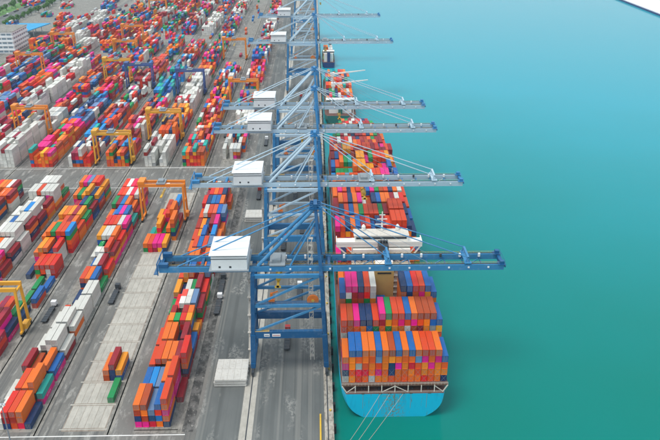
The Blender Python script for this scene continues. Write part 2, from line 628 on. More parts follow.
ROD_ME = {'hc': lock_rods(2.62), '40': lock_rods(2.36), '20': lock_rods(2.36)}


class Heap:
    """every container of one place; the largest in view become objects, the rest one mesh"""
    def __init__(self):
        self.items = []

    def add(self, x, y, z, size, key, label, expo):
        px, py, dep = proj(x + 1.2, y, z)
        if px < -40 or px > 700 or py < -25 or py > 480:
            return
        s = F_PX / dep
        top, front, side = expo
        ln = {'40': 12.2, 'hc': 12.2, '20': 6.0}[size]
        area = s * s * ((ln * 2.4 * .6 if top else 0) + (2.4 * 2.6 * .8 if front else 0) + (ln * 2.6 * .35 if side else 0))
        if px < 0 or py > 440:
            area *= .15
        self.items.append((area, x, y, z, size, key, label))

    def finish(self, n, name, cat, group, restname, restlabel, rods=None):
        self.items.sort(key=lambda t: -t[0])
        for a, x, y, z, size, key, label in self.items[:n]:
            o = link(name, cont_mesh(size, key), None, (x, y, z))
            tag(o, label, cat, group)
            if rods and rods(x, y, z):
                tag(link('lock_rods', ROD_ME[size], o), kind='stuff')
        V, Fc, UV, MI = [], [], [], []
        for a, x, y, z, size, key, label in self.items[n:]:
            v, f, uv = {'40': GEO40, '20': GEO20, 'hc': GEOHC}[size]
            b = len(V)
            V += [(p[0] + x, p[1] + y, p[2] + z) for p in v]
            Fc += [tuple(b + i for i in q) for q in f]
            for fu in uv:
                for p in fu:
                    UV += p
            MI += [CIDX[key]] * len(f)
        me = bpy.data.meshes.new(restname)
        me.from_pydata(V, [], Fc)
        me.uv_layers.new(name='UVMap').data.foreach_set('uv', UV)
        for k in CKEYS:
            me.materials.append(CM[k])
        me.polygons.foreach_set('material_index', MI)
        me.update()
        tag(link(restname, me), restlabel, cat, None, 'stuff')


ORD = ['first', 'second', 'third', 'fourth', 'fifth', 'sixth', 'seventh', 'eighth', 'ninth', 'tenth', 'eleventh', 'twelfth', 'thirteenth',
       'fourteenth', 'fifteenth', 'sixteenth', 'seventeenth', 'eighteenth', 'nineteenth', 'twentieth'] + ['twenty-' + w for w in ('first', 'second', 'third', 'fourth', 'fifth', 'sixth', 'seventh', 'eighth', 'ninth')] + ['thirtieth'] + ['thirty-' + w for w in ('first', 'second', 'third', 'fourth', 'fifth', 'sixth', 'seventh')]
MIX = 'oooooosssssmmmmrrrryyppbbbbnnnggwwwwltckka'
MIXR = 'ssssmmmmrrrooookkkppbbnnwwg'
WHITE = 'wwwwwwwwwwwwaawm'
THEMES = {'mix': MIX + 'ppppmmmmnnnbbggttc', 'red': MIXR, 'white': WHITE, 'orange': 'oooooooyyysssskkrbgnp', 'cool': 'bbbbnnnnlltccwwmmsp', 'maroon': 'mmmmmmmwwwwsrkn'}
BLOCKNAME = ['block beside the apron', 'mostly empty block', 'third block from quay', 'fourth block from quay', 'fifth block from quay',
             'sixth block from quay', 'seventh block from quay'] + ['far block'] * 20
NEAR = {
    0: ["o4 k4 l3 b4 s5 .", "b3 c3 l3 o4 s5 m1", "s3 s4 o4 o4 m4 r5", "s3 o4 o4 n2 m4 b2", "s2 O4 G4 R4 Y4 Y2", "g2 R3 W4 W4 l4 m3", "y3 n2 w3 g3 m4 r3",
        "s3 Y4 O4 n1 o4 L4", "m2 o4 o4 r3 o4 m3", "o3 s4 b4 s4 l4 n2", "s3 y3 b4 w2 c4 o3", "m3 o3 n3 m4 p4 o2", "s3 w4 s4 s4 b4 l4", "r4 n4 b4 b4 o4 .",
        "m3 s4 o4 r4 n4 s2", "o4 s4 w4 b3 r4 ."],
    1: [". . . . . .", ". . . . . g1", ". . . o2 m3 y2"] + [". . . . . ."] * 7 + ["o2 s2 p2 p2 y2 .", "t1 g1 y4 g2 o3 o5", ". y3 s3 s4 o5 m2", ". . s3 m2 . .",
        ". . . c2 . .", ". . . . . ."],
    2: [". w2 r3 s3 o3 n1", "w1 . s3 o3 o4 t2", ". m3 k2 . o3 b2", ". w2 w3 w4 w4 w2", ". . w3 w4 w4 w3", ". s1 . w2 w3 w3", ". . n1 n1 w3 w3", ". . s3 o3 b3 g1",
        ". . b2 w3 m3 r2", ". w2 W3 W3 s4 m3", ". y4 w4 w4 o4 r3", ". r4 r4 s4 w4 p4", "o3 l3 b4 p4 b4 t2", "g4 m4 b4 o4 o3 m2", "r4 r4 w4 r4 w4 m3", "r4 w4 r4 r4 w4 ."],
    3: [". . . . . .", ". . . . . .", ". m1 . r2 . .", "m2 . . r3 m3 .", ". s3 m4 m4 n2 .", "r2 m3 s3 g2 n1 .", ". . . g1 . b2", ". . . g1 . b1", "n1 . s3 r3 s3 r3",
        "o3 y4 o4 n3 r4 .", "o4 o5 g5 s5 s5 c5", "o3 y3 s4 m4 o4 s3", "y4 o4 y4 m4 y4 g3", ". m3 s3 n4 g4 m3", "o4 g4 y4 y5 n4 y4", "o5 p5 l5 o5 r5 y4"],
    4: [". . . . . ."] * 5 + ["m2 . w2 w3 w2 .", "w3 w3 p3 . m2 .", "w2 m3 w3 w3 m3 n2", "w3 w3 r3 w4 p4 m2", "s4 w4 o4 w4 w4 m3", "w4 w5 w5 w5 w5 w3", "w4 b4 w4 w5 w5 m4",
        "w4 w4 w5 c5 w5 m3", "w3 a3 w4 w4 w3 m4", "w5 w5 s5 w5 w5 w5", "w4 w5 w5 w5 w5 g2"],
    5: [". . . . . ."] * 7 + ["m2 n2 w3 w2 m3 n2", "s3 w3 w3 m3 n2 .", "m3 w2 w3 n3 m2 .", "w3 w3 m3 m3 n3 .", "w4 m4 w4 w4 g1 .", "n3 r3 w4 w4 g2 .", "w3 o3 o4 m4 m4 .",
        "o4 o4 w3 s4 o4 m4", "s4 o4 o4 w4 m4 ."],
}
heap = Heap()
rnd = random.Random(11)


def stack_block(k, zi):
    ys, nb = ZONES[zi]
    xr = block_right(k)
    hand = NEAR.get(k) if zi == 0 else None
    grid = {}
    theme, h0, gap, dom = 'mix', 3, False, 'osm'
    for j in range(nb):
        if hand:
            toks = hand[j].split()
            for c, t in enumerate(toks):
                if t != '.':
                    grid[(c, j)] = (int(t[1:]), t[0], None)
            continue
        if j % 3 == 0:
            r = rnd.random()
            theme = rnd.choice(['mix', 'mix', 'mix', 'red', 'orange', 'mix', 'cool', 'maroon', 'mix', 'white'])
            h0 = rnd.choice([3, 3, 4, 4, 5])
            dom = [rnd.choice(THEMES[theme]) for _ in range(3)]
            gap = r < (.07 if zi == 1 else .1)
        if zi == 1:                         # what the photograph shows in the second stretch of the yard
            if k == 2 and (j < 3 or 9 <= j <= 17):
                theme, h0, gap = 'white', 4, False
            if k == 6 and j < 4:
                theme, h0, gap = 'white', 5, False
            if k == 7 and 17 <= j <= 20:
                theme, h0, gap = 'white', 5, False
            if k == 1 and j < 10:
                theme, h0, gap = 'orange', 4, False
            if k == 1 and j > 20:
                gap = True
            if k == 0:
                if j < 3:
                    theme, h0, gap = 'red', 3, False
                elif 5 <= j <= 8:
                    theme, h0, gap = 'white', 2, False
                elif 8 < j < 13:
                    gap = j % 2 == 0
            if k in (3, 4, 5) and j < 4:
                theme, h0, gap = ('orange', 'red', 'orange')[k - 3], 4, False
        if zi == 2:
            if k == 1:
                gap = True
            if k >= 9 and j > 9:
                gap = True
            if k >= 8 and j > 18:
                gap = True
            if k == 3 and j in (3, 4, 5, 6):
                theme, h0, gap = 'white', 4, False
        if gap:
            if rnd.random() < .35:
                c = rnd.randrange(6)
                grid[(c, j)] = (rnd.choice([1, 1, 2]), rnd.choice(THEMES['red']), None)
            continue
        if rnd.random() < .02:
            continue
        half = rnd.random() < .1
        for c in range(6):
            h = max(0, min(6, h0 + rnd.choice([-2, -1, 0, 0, 0, 0, 0, 1])))
            if rnd.random() < .07:
                h = 0
            if h:
                kk = rnd.choice(dom) if rnd.random() < .6 and theme not in ('white',) else rnd.choice(THEMES[theme])
                grid[(c, j)] = (h, kk.upper() if half else kk, theme)
    for (c, j), (h, key, th) in grid.items():
        x = xr - 6 * ROW + c * ROW + .09
        y = ys + j * BAY + .7 + rnd.uniform(-.2, .2)
        hf = grid.get((c, j - 1), (0,))[0]
        hr = grid.get((c + 1, j), (0,))[0]
        hl = grid.get((c - 1, j), (0,))[0]
        prev = key.lower()
        for t in reversed(range(h)):
            if t == h - 1:
                kk = key.lower()
            elif rnd.random() < .35 and prev == 'w':
                kk = 'w'
            else:
                kk = 'w' if (prev == 'w' and rnd.random() < .6) else rnd.choice(THEMES[th] if th else ('ooopppnnbrrwmmksyg'))
            prev = kk
            expo = (t == h - 1, t >= hf, t >= hr)
            if not any(expo) and t < hl:
                continue
            if zi == 2 and not any(expo):
                continue
            xx = x + rnd.uniform(-.05, .05)
            name = CODE[kk][0]
            lab = '%s container, %s tier, %s row from left, %s bay, %s' % (name, ORD[t], ORD[c], ORD[j], BLOCKNAME[k])
            if zi:
                lab = '%s container, %s tier, %s row, %s bay beyond cross road, %s block' % (name, ORD[t], ORD[c], ORD[j], ORD[k])
            if key.isupper():
                lab = lab.replace(' from left', '')
                heap.add(xx, y, .03 + t * CH40, '20', kk, 'short ' + lab.replace('container', 'front container', 1), expo)
                if rnd.random() < .8:
                    k2 = kk if rnd.random() < .4 else rnd.choice('osrgwybm')
                    heap.add(xx, y + 6.2, .03 + t * CH40, '20', k2, 'short ' + lab.replace(name, CODE[k2][0], 1).replace('container', 'rear container', 1), (expo[0], False, expo[2]))
            else:
                heap.add(xx, y, .03 + t * CH40, '40', kk, lab, expo)


for zi in range(3):
    for k in range(0, 22):
        xr_ = block_right(k)
        if zi == 0 and k > 7:
            continue
        if zi == 1 and k > 13:
            continue
        if zi == 1 and xr_ < -335:
            continue
        if zi == 2 and xr_ < -330:
            continue
        stack_block(k, zi)
# loose groups on the open ground in the far left corner
for (gx, gy, nx, ny, th) in ((-398, 1150, 6, 3, 'mix'), (-372, 1050, 9, 2, 'red'), (-330, 1075, 8, 3, 'white'), (-470, 1180, 10, 6, 'mix'), (-520, 1120, 10, 4, 'cool'),
                             (-345, 1180, 8, 5, 'mix'), (-420, 985, 5, 2, 'cool'), (-352, 985, 7, 3, 'red'), (-334, 930, 6, 3, 'mix'), (-400, 1075, 5, 2, 'mix'), (-330, 1130, 7, 3, 'cool'), (-560, 1230, 12, 6, 'mix')):
    for a in range(nx):
        for b in range(ny):
            h = rnd.choice([0, 1, 2, 3])
            for t in range(h):
                heap.add(gx + a * 2.6, gy + b * 13.2, .03 + t * CH40, '40', rnd.choice(THEMES[th]), '', (t == h - 1, True, True))
heap.finish(300, 'shipping_container', 'container', 'containers stacked in the yard', 'distant_containers', 'mass of stacked containers filling the yard into the distance',
            rods=lambda x, y, z: y < 330)

# ------------------------------------------------------------------ the big container ship
SX0, SPITCH, DECK = 9.2, 2.46, 10.0
XC = SX0 + 8 * SPITCH
ship = link('container_ship', None)
ship.location = (XC, 211, WATER_Z)
tag(ship, 'large container ship with cyan blue stern moored along the quay under the cranes', 'ship')


def sparts(o):
    o.location = (-XC, -211, -WATER_Z)
    return o


def hull(name, stations, xc, parent, mat, zlow=-7.0):
    m = MB()
    rings = []
    n = 13
    for (Y, wd, zt, depth, ex) in stations:
        ring = []
        for i in range(2 * n - 1):
            t = (i - (n - 1)) / (n - 1)
            a = abs(t)
            z = zlow + (zt - zlow) * (a ** .8)
            dd = min(1.0, (zt - z) / depth)
            x = wd * (1 - dd ** ex) ** .5
            if a < 1e-6:
                x = 0
            ring.append((xc + math.copysign(x, t) if a > 1e-6 else xc, Y, z))
        rings.append(ring)
    for r in rings:
        m.v += r
    w = 2 * n - 1
    for s in range(len(rings) - 1):
        for i in range(w - 1):
            a = s * w + i
            m.f.append((a, a + 1, a + w + 1, a + w))
            m.m.append(0)
    m.f.append(tuple(range(w)))
    m.m.append(0)
    for s in range(len(rings) - 1):
        a, b = s * w, s * w + w - 1
        m.f.append((a, a + w, b + w, b))
        m.m.append(1)
    return m.build(name, [mat, M['deck_red']], parent)


st = [(211, 18.3, 7.0, 13.5, 2.6), (214, 19.2, 7.0, 14.5, 2.8), (219, 19.9, 7.0, 17, 3), (227, 20.2, 7.0, 22, 3.4), (245, 20.4, 7.0, 40, 4), (300, 20.4, 7.0, 60, 4),
      (458, 20.4, 7.2, 60, 4), (478, 18.5, 8.0, 40, 3), (500, 14.5, 9.0, 30, 2.4), (515, 10, 12.0, 24, 2), (530, 4.5, 13.5, 20, 2), (538, .6, 14.0, 18, 2)]
sparts(hull('hull', st, XC, ship, M['hull']))
# stern platform over the open mooring deck
pl = MB()
pl.box(SX0 - .3, SX0 + 16 * SPITCH + .3, 212.2, 227.2, 9.55, 9.95)
sparts(pl.build('stern_platform', M['rust'], ship))
sparts(MB().box(SX0 + .6, SX0 + 16 * SPITCH - .6, 216.5, 217, 7, 9.55).build('mooring_deck_bulkhead', M['dark_steel'], ship))
for i in range(9):
    x = SX0 - .1 + i * (16 * SPITCH + .2) / 8
    xx = max(XC - 18.0, min(XC + 18.0, x))
    sparts(MB().bar((xx, 211.9, 6.9), (x, 212.1, 9.9), .34).build('stanchion', M['lash_white'], ship))
for i in range(8):
    x0 = SX0 + i * (16 * SPITCH) / 8
    x1 = x0 + 16 * SPITCH / 8
    if i in (0, 3, 4, 7):
        xm = XC - 18 if i == 0 else (XC + 18 if i == 7 else (x1 if i == 3 else x0))
        sparts(MB().bar((x0 + .2 if i != 0 else xm, 212.0, 7.1 if i in (0, 3) else 9.6), (x1 - .2 if i != 7 else xm, 212.0, 9.6 if i in (0, 3) else 7.1), .22).build('platform_brace', M['lash_white'], ship))
for dx in (-12, -6, 0, 6, 12):
    sparts(MB().box(XC + dx - .06, XC + dx + .06, 210.95, 211.02, .2, 6.9).build('plate_seam', M['grey_steel'] if dx else M['rust'], ship))
rl = MB()
for z in (10.5, 11.0):
    rl.bar((SX0 - .2, 212.3, z), (SX0 + 16 * SPITCH + .2, 212.3, z), .08)
for i in range(33):
    x = SX0 - .2 + i * (16 * SPITCH + .4) / 32
    rl.bar((x, 212.3, 9.95), (x, 212.3, 11.0), .08)
sparts(rl.build('platform_railing', M['lash_white'], ship))
rl = MB()
for z in (7.5, 8.0):
    rl.bar((XC - 18.2, 211.15, z), (XC + 18.2, 211.15, z), .07)
sparts(rl.build('deck_railing', M['lash_white'], ship))
for x in (XC - 12, XC - 5.5, XC - 2, XC + 3, XC + 6, XC + 13):
    sparts(MB().box(x - .55, x + .55, 210.9, 211.5, 6.95, 7.4).build('fairlead', M['rust'], ship))
    sparts(MB().tube((x - .3, 213.5, 7.0), (x - .3, 213.5, 7.9), .35).tube((x + .7, 213.5, 7.0), (x + .7, 213.5, 7.9), .35).build('mooring_bitt', M['dark_steel'], ship))

# cargo: bays from the stern; each column 'letter height'
BAYS = [
    (214.2, "o4 b5 b5 o5 o5 b5 o5 k5 b5 o5 b5 o5 s5 s5 o5 b4"),
    (229.8, "s6 s6 p6 n6 n6 s6 p7 g7 s7 s7 b7 o7 k7 k7 k7 b6".replace('s6 s6', 's6 k6')),
    (245.4, "b7 p8 p8 n8 s8 w8 b4 b4 . . n8 b8 r8 s8 b8 b7"),
    (259.4, "o6 s6 o6 k5 . . . . . . . . o5 s6 o6 b5"), (292.0, "p4 n4 s5 s4 n3 s3 m4 s6 s6 s6 n4 s6 s6 s6 s5 n5"), (306.4, "p7 s7 n7 o7 b7 m7 s7 b6 n7 m7 s7 s8 s8 s8 n7 n6"), (320.8, "m7 n7 s7 b7 o7 g7 s7 s7 s7 g7 m7 s8 s8 s8 n7 b6"),
    (335.2, "m6 o7 s7 n7 o7 p7 w6 k6 n7 b7 o7 o7 m7 w7 r7 s6"), (349.6, "o6 p7 s7 n6 o6 r7 y6 b7 p7 g7 k7 s7 n7 o7 w7 s6"),
    (364.0, "s6 s7 s7 l7 s7 s7 b5 b6 n6 s8 s8 p8 p8 b7 b8 y6"), (378.4, "c5 g6 g6 g6 t6 o8 y8 y8 y7 y7 t6 s7 p7 b8 w6 s5"), (392.8, "b6 s6 o7 g7 t7 t6 y8 y8 p7 g8 s8 s8 s8 y8 y7 s5"),
    (407.2, "m6 b6 s6 y8 y8 s6 m7 m7 s8 s8 m8 r8 m7 m7 m6 s5"), (421.6, "m6 o6 m6 g6 y6 s6 o7 s7 m7 k7 m7 o7 n6 p6 s6 m6"), (436.0, "s6 m6 w6 m6 r6 w6 m6 n6 m6 m6 o6 g6 m6 m6 s5 ."),
    (450.4, ". g5 g6 m6 w6 r5 n5 m6 m6 s6 n6 o6 g6 m5 o5 ."), (464.8, ". . m6 r6 w6 m6 m5 s6 m6 s6 m6 m6 m6 w5 . ."), (479.2, ". . . g5 m5 r5 w5 m5 s5 m5 m5 m5 g5 . . ."), (493.6, ". . . . o4 g4 m4 w4 r4 s4 n4 m4 . . . .")]
STERN_FACE = ["wornwowonoooornooonoo".replace('n', 'o'), "", ""]
FACE = {  # tiers seen from the stern in the first bay, bottom first
    0: "woroaoooooooroon", 1: "norroponooorooooo", 2: "poaooronporoopoo", 3: "oooooloyooolpopb"}
dheap = Heap()
THK = 2.9
for bi, (yb, spec) in enumerate(BAYS):
    toks = spec.split()
    for c, t in enumerate(toks):
        if t == '.':
            continue
        h = int(t[1:])
        def hh(b, cc):
            if b < 0 or b >= len(BAYS) or cc < 0 or cc > 15:
                return 0
            q = BAYS[b][1].split()[cc]
            return 0 if q == '.' else int(q[1:])
        hf = hh(bi - 1, c) if bi != 4 else 0
        for tt in reversed(range(h)):
            if tt == h - 1:
                kk = t[0]
            elif bi == 0:
                kk = FACE.get(tt, FACE[3])[c]
            else:
                kk = rnd.choice('oooooooysssmmrpnnbbgwakl')
            front = tt >= hf - 1
            side = tt >= hh(bi, c - 1)
            if not (tt == h - 1 or front or side or tt >= hh(bi, c + 1)):
                continue
            lab = '%s container, %s deck tier, %s column from quay, %s bay from stern' % (CODE[kk][0], ORD[tt], ORD[c], ORD[bi])
            dheap.add(SX0 + c * SPITCH + .07, yb + rnd.uniform(-.06, .06), DECK + tt * THK, 'hc', kk, lab, (tt == h - 1, front, side))
dheap.finish(300, 'deck_container', 'container', 'containers stacked on the big ship', 'forward_deck_containers', 'mass of containers stacked on the forward deck of the big ship',
             rods=lambda x, y, z: y < 262)

# hatch covers and lashing bridges
for bi, (yb, spec) in enumerate(BAYS):
    cs = [i for i, t in enumerate(spec.split()) if t != '.']
    x0, x1 = SX0 + cs[0] * SPITCH, SX0 + (cs[-1] + 1) * SPITCH
    sparts(MB().box(x0 - .1, x1 + .1, yb - .4, yb + 12.6, 6.9 if bi else 9.96, 9.98).build('hatch_cover', M['deck_red'], ship))
    if bi == 0:
        continue
    lb = MB()
    for c in range(cs[0], cs[-1] + 2):
        lb.bar((SX0 + c * SPITCH, yb - 1.1, 7), (SX0 + c * SPITCH, yb - 1.1, 16.2), .2)
    for z in (9.9, 12.9, 15.8):
        lb.box(x0, x1, yb - 1.5, yb - .7, z, z + .18)
    lb.bar((x0, yb - 1.5, 17.0), (x1, yb - 1.5, 17.0), .09)
    sparts(lb.build('lashing_bridge', M['rust'], ship))
for bi, (yb, spec) in enumerate(BAYS[:8]):
    lr_ = MB()
    for c, t in enumerate(spec.split()):
        if t == '.':
            continue
        x = SX0 + c * SPITCH + .04
        for z0, z1 in ((DECK, DECK + 3.0), (DECK + 2.9, DECK + 5.9)) if bi == 0 else ((DECK + 5.8, DECK + 9.0), (DECK + 8.7, DECK + 11.6), (DECK + 11.6, DECK + 14.4)):
            if z1 > DECK + int(t[1:]) * THK:
                continue
            lr_.bar((x + .1, yb - .16, z0), (x + 2.25, yb - .16, z1), .05).bar((x + 2.25, yb - .22, z0), (x + .1, yb - .22, z1), .05)
    if lr_.v:
        tag(sparts(lr_.build('lashing_rods', M['grey_steel'], ship)), kind='stuff')

# engine casing with funnel, accommodation block and bridge
cs_ = MB().box(XC - 4.6, XC + 3.6, 258.6, 265.5, 7, 33.6)
sparts(cs_.build('engine_casing', M['cream'], ship))
sparts(MB().box(XC - 3.4, XC + 2.4, 258.45, 258.6, 31.2, 31.9).build('casing_louvre', M['black'], ship))
sparts(MB().box(XC - 4.2, XC + 3.2, 259.2, 265.0, 33.6, 35.4).build('funnel_collar', M['ship_white'], ship))
fun = sparts(MB().box(XC - 2.4, XC + 1.8, 266.0, 271.5, 33.0, 40.5).build('funnel', M['dark_steel'], ship))
for dx in (-1.6, 0, 1.4):
    MB().tube((XC + dx * .8, 269, 40.5), (XC + dx * .8, 268.4, 42), .45, 10).build('exhaust_pipe', M['dark_steel'], fun)
MB().box(XC - 2.45, XC + 1.85, 265.9, 271.6, 35.5, 37.4).build('funnel_band', paint('funnel_red', lin('#b3312c'), .5, .2), fun)
sparts(MB().box(XC - 13, XC + 12, 272.4, 284.0, 7, 35.4).build('accommodation', M['ship_white'], ship))
for lv in range(9):
    for q in range(9):
        if abs(q - 4) < 1:
            continue
        x = XC - 12 + q * 2.85
        sparts(MB().box(x - .45, x + .45, 272.3, 272.4, 9.5 + lv * 2.9, 10.5 + lv * 2.9).build('window', M['glass'], ship))
    sparts(MB().box(XC - 13.3, XC + 12.3, 271.4, 272.4, 8.2 + lv * 2.9, 8.45 + lv * 2.9).build('deck_gallery', M['ship_white'], ship))
wing = MB().box(XC - 20.2, XC + 17.2, 273.5, 279.5, 36.2, 37.6)
wing.box(XC - 20.2, XC + 17.2, 273.4, 273.6, 37.6, 38.7)
wing.box(XC - 20.2, XC - 19.9, 273.5, 279.5, 37.6, 38.7).box(XC + 16.9, XC + 17.2, 273.5, 279.5, 37.6, 38.7)
sparts(wing.build('bridge_wing', M['ship_white'], ship))
wh = sparts(MB().box(XC - 12, XC + 11, 275.5, 281.5, 37.6, 40.6).build('wheelhouse', M['ship_white'], ship))
MB().box(XC - 11.5, XC + 10.5, 275.4, 275.5, 39.0, 39.9).build('bridge_window', M['glass'], wh)
MB().box(XC - 12.6, XC + 11.6, 275.0, 282, 40.62, 40.85).build('wheelhouse_roof', M['lash_white'], wh)
for sx, xe, xi in ((-1, XC - 19.5, XC - 13.0), (1, XC + 16.5, XC + 12.0)):
    sparts(MB().bar((xi, 274.0, 29.5), (xe, 274.0, 36.2), .7, .5).build('wing_bracket', M['ship_white'], ship))
    sparts(MB().bar((xi, 274.0, 32.8), ((xi + xe) / 2, 274.0, 36.2), .5, .4).build('wing_bracket', M['ship_white'], ship))
mast = MB().bar((XC, 280, 41), (XC, 280, 50), .9, .9, .4, .4)
for z, w in ((44, 6), (46.5, 4.4), (48.5, 2.6)):
    mast.bar((XC - w / 2, 280, z), (XC + w / 2, 280, z), .35)
sparts(mast.build('radar_mast', M['ship_white'], ship))
for dx in (-8, 7):
    sparts(MB().tube((XC + dx, 281, 41), (XC + dx, 281, 42.6), .9, 12).tube((XC + dx, 281, 42.6), (XC + dx, 281, 43.4), .9, 12, .35).build('radome', M['ship_white'], ship))
# forecastle
sparts(MB().box(XC - 8, XC + 8, 508, 509, 10, 13.4).build('breakwater_plate', M['deck_red'], ship))
sparts(MB().bar((XC, 522, 12), (XC, 522, 26), .8, .8, .4, .4).build('foremast', M['ship_white'], ship))
for x in (-4, 4):
    sparts(MB().tube((XC + x - 1, 514, 12.4), (XC + x + 1, 514, 12.4), 1.1, 12).build('windlass', M['green_deck'], ship))


# mooring lines from the stern to the quay
def rope(a, b, sag, r, label):
    a, b = Vector(a), Vector(b)
    m = MB()
    n = 14
    pts = [a.lerp(b, i / n) - Vector((0, 0, 4 * sag * (i / n) * (1 - i / n))) for i in range(n + 1)]
    for p, q in zip(pts[:-1], pts[1:]):
        m.tube(p, q, r, 6)
    o = m.build('mooring_line', M['rope'])
    tag(o, label, 'rope', 'mooring lines at the stern')


rope((XC - 5.5, 210.9, 7.1), (4.6, 182, .6), 1.0, .075, 'leftmost pale mooring line slanting from the ship stern to the quay')
rope((XC - 2.0, 210.9, 7.1), (4.9, 178, .6), 1.2, .075, 'middle pale mooring line slanting from the ship stern to the quay')
rope((XC + 3.0, 210.9, 7.1), (4.6, 174, .6), 1.5, .075, 'rightmost pale mooring line slanting from the ship stern to the quay')


# ------------------------------------------------------------------ ship to shore gantry cranes
def crane_parts(root, leg_mat, girder_mat, detail=True):
    D = 14.0
    lb, lt, wb, wt = -26.0, -24.4, 3.7, 1.7       # leg x at the rail and at the girders
    ZP, ZS, ZT = 18.0, 31.0, 46.0

    def lx(z, land):
        a, b = (lb, lt) if land else (wb, wt)
        return a + (b - a) * z / ZT

    for land in (True, False):
        for y in (0, D):
            MB().bar((lx(2.6, land), y, 2.6), (lx(ZP, land), y, ZP), 2.0, 2.4).build('lower_leg', leg_mat, root)
            MB().bar((lx(ZP, land), y, ZP), (lx(ZT, land), y, ZT - .95), 1.5, 1.7).build('upper_leg', leg_mat, root)
        x = lx(3, land)
        MB().box(x - .9, x + .9, -1.5, D + 1.5, 2.4, 4.6).build('sill_beam', leg_mat, root)
        x = lx(ZP, land)
        MB().box(x - .6, x + .6, 1.0, D - 1.0, ZP - 1.1, ZP + .9).build('portal_tie', leg_mat, root)
        x = lx(ZT, land)
        MB().box(x - .7, x + .7, -1.2, D + 1.2, ZT - 3.0, ZT - .92).build('girder_seat_beam', leg_mat, root)
        for y in (-1, D + 1):
            x = lb if land else wb
            bg = MB()
            bg.box(x - .55, x + .55, y - 3.3, y + 3.3, 1.0, 2.4)
            for q in range(6):
                yy = y - 2.8 + q * 1.12
                bg.tube((x - .3, yy, .46), (x + .3, yy, .46), .45, 10)
            bg.build('bogie', M['dark_steel'], root)
    for y in (0, D):
        MB().box(lx(ZP, True) + .9, lx(ZP, False) - .9, y - .85, y + .85, ZP - 1.6, ZP + 1.5).build('portal_beam', leg_mat, root)
        MB().box(lx(ZS, True) + .7, lx(ZS, False) - .7, y - .5, y + .5, ZS - .55, ZS + .55).build('strut', girder_mat, root)
        MB().box(lx(ZT, True) + .7, lx(ZT, False) - .7, y - .55, y + .55, ZT - 2.4, ZT - 1.0).build('top_beam', girder_mat, root)
        MB().bar((lx(ZP, True) + .9, y, ZP + 1.2), (lx(ZS, False) - .7, y, ZS - .3), .75, .75).build('diagonal_brace', girder_mat, root)
        MB().bar((lx(ZS, True) + .7, y, ZS + .3), (lx(ZT, False) - .7, y, ZT - 2.0), .75, .75).build('diagonal_brace', girder_mat, root)
    # landing platform, signs, cable reel and walkways on the near portal
    MB().box(lx(ZP, True) + .5, lx(ZP, True) + 6.5, -.8, .8, ZP + 1.52, ZP + 1.62).build('landing', M['cream'], root)
    wk = MB()
    for z, yy in ((ZP + 2.6, -.8), (ZP + 2.6, .8), (ZS + 1.6, -.48), (ZS + 1.6, .48)):
        wk.bar((lb + 2, yy, z), (1.5, yy, z), .06)
        for q in range(14):
            wk.bar((lb + 2.2 + q * 2.05, yy, z - 1.05), (lb + 2.2 + q * 2.05, yy, z), .05)
    wk.build('handrail', M['grey_steel'], root)
    for x0, w in ((-21.0, 2.2), (-17.8, 3.3)):
        s = MB().box(x0, x0 + w, -.93, -.855, ZP - .75, ZP + .55).build('sign_plate', M['crane_sign'], root)
        MB().box(x0 + .25, x0 + w - .25, -.945, -.932, ZP - .35, ZP - .05).build('sign_stripe', M['hull_navy'] if w < 3 else paint_red, s)
    MB().tube((-1.6, 2.0, ZS + .9), (-1.6, 2.9, ZS + .9), 2.3, 24).build('cable_reel', M['orange'], root)
    MB().tube((-1.6, 1.8, ZS + .9), (-1.6, 3.1, ZS + .9), .6, 12).build('reel_hub', M['yellow'], root)
    mc = MB().box(-18.2, -17.2, 2.2, 3.2, ZS + .55, ZS + 4.2)
    mc.box(-18.9, -16.5, 1.9, 3.5, ZS + .55, ZS + 1.5).bar((-17.7, 2.7, ZS + 4.0), (-15.2, 2.7, ZS + 4.9), .4)
    mc.build('service_hoist', M['orange'], root)
    MB().box(lb + 1.5, 2.5, .6, 3.6, ZS - .1, ZS + .05).build('service_floor', leg_mat, root)

    G = ZT - 2.8
    # girders (back reach, middle) and hinged boom
    GY = (2.7, 11.3)
    for y in GY:
        MB().box(-60, 5.8, y - .7, y + .7, G + 1.9, G + 4.1).build('girder', girder_mat, root)
        MB().box(6.1, 72, y - .7, y + .7, G + 1.7, G + 4.0).build('boom', girder_mat, root)
        rr = MB().box(-58, 71, y - .14, y + .14, G + 4.11, G + 4.3)
        rr.build('trolley_rail', M['dark_steel'], root)
        s = 1
        fl = MB().box(-58, 71.5, min(y + s * .7, y + s * 1.6), max(y + s * .7, y + s * 1.6), G + 2.9, G + 3.0)
        fl.build('walkway', M['grey_steel'], root)
        hr = MB()
        for z in (3.5, 4.05):
            hr.bar((-58, y + s * 1.6, G + z), (71.5, y + s * 1.6, G + z), .07)
        for q in range(44):
            hr.bar((-58 + q * 3.01, y + s * 1.6, G + 3.0), (-58 + q * 3.01, y + s * 1.6, G + 4.05), .07)
        hr.build('walkway_railing', M['yellow'], root)
    for x in (-59.5, -50, -44, 4.8, 71.5):
        MB().box(x - .5, x + .5, GY[0] + .66, GY[1] - .66, G + 2.2, G + 3.8).build('cross_tie', leg_mat, root)
    for x in (27.4, 58.0):                         # forestay anchor frames standing on the boom
        fr = MB()
        for y in GY:
            fr.bar((x - 1.0, y, G + 4.05), (x, y, G + 7.2), .4).bar((x + 1.0, y, G + 4.05), (x, y, G + 7.2), .4)
            fr.box(x - 1.3, x + 1.3, y - .9, y + .9, G + 4.4, G + 5.0)
        fr.box(x - .4, x + .4, GY[0], GY[1], G + 6.6, G + 7.2)
        fr.box(x - 1.1, x + 1.1, GY[0] - .6, GY[1] + .6, G + 4.6, G + 4.75)
        fr.build('stay_anchor_frame', girder_mat, root)
    tp = MB()
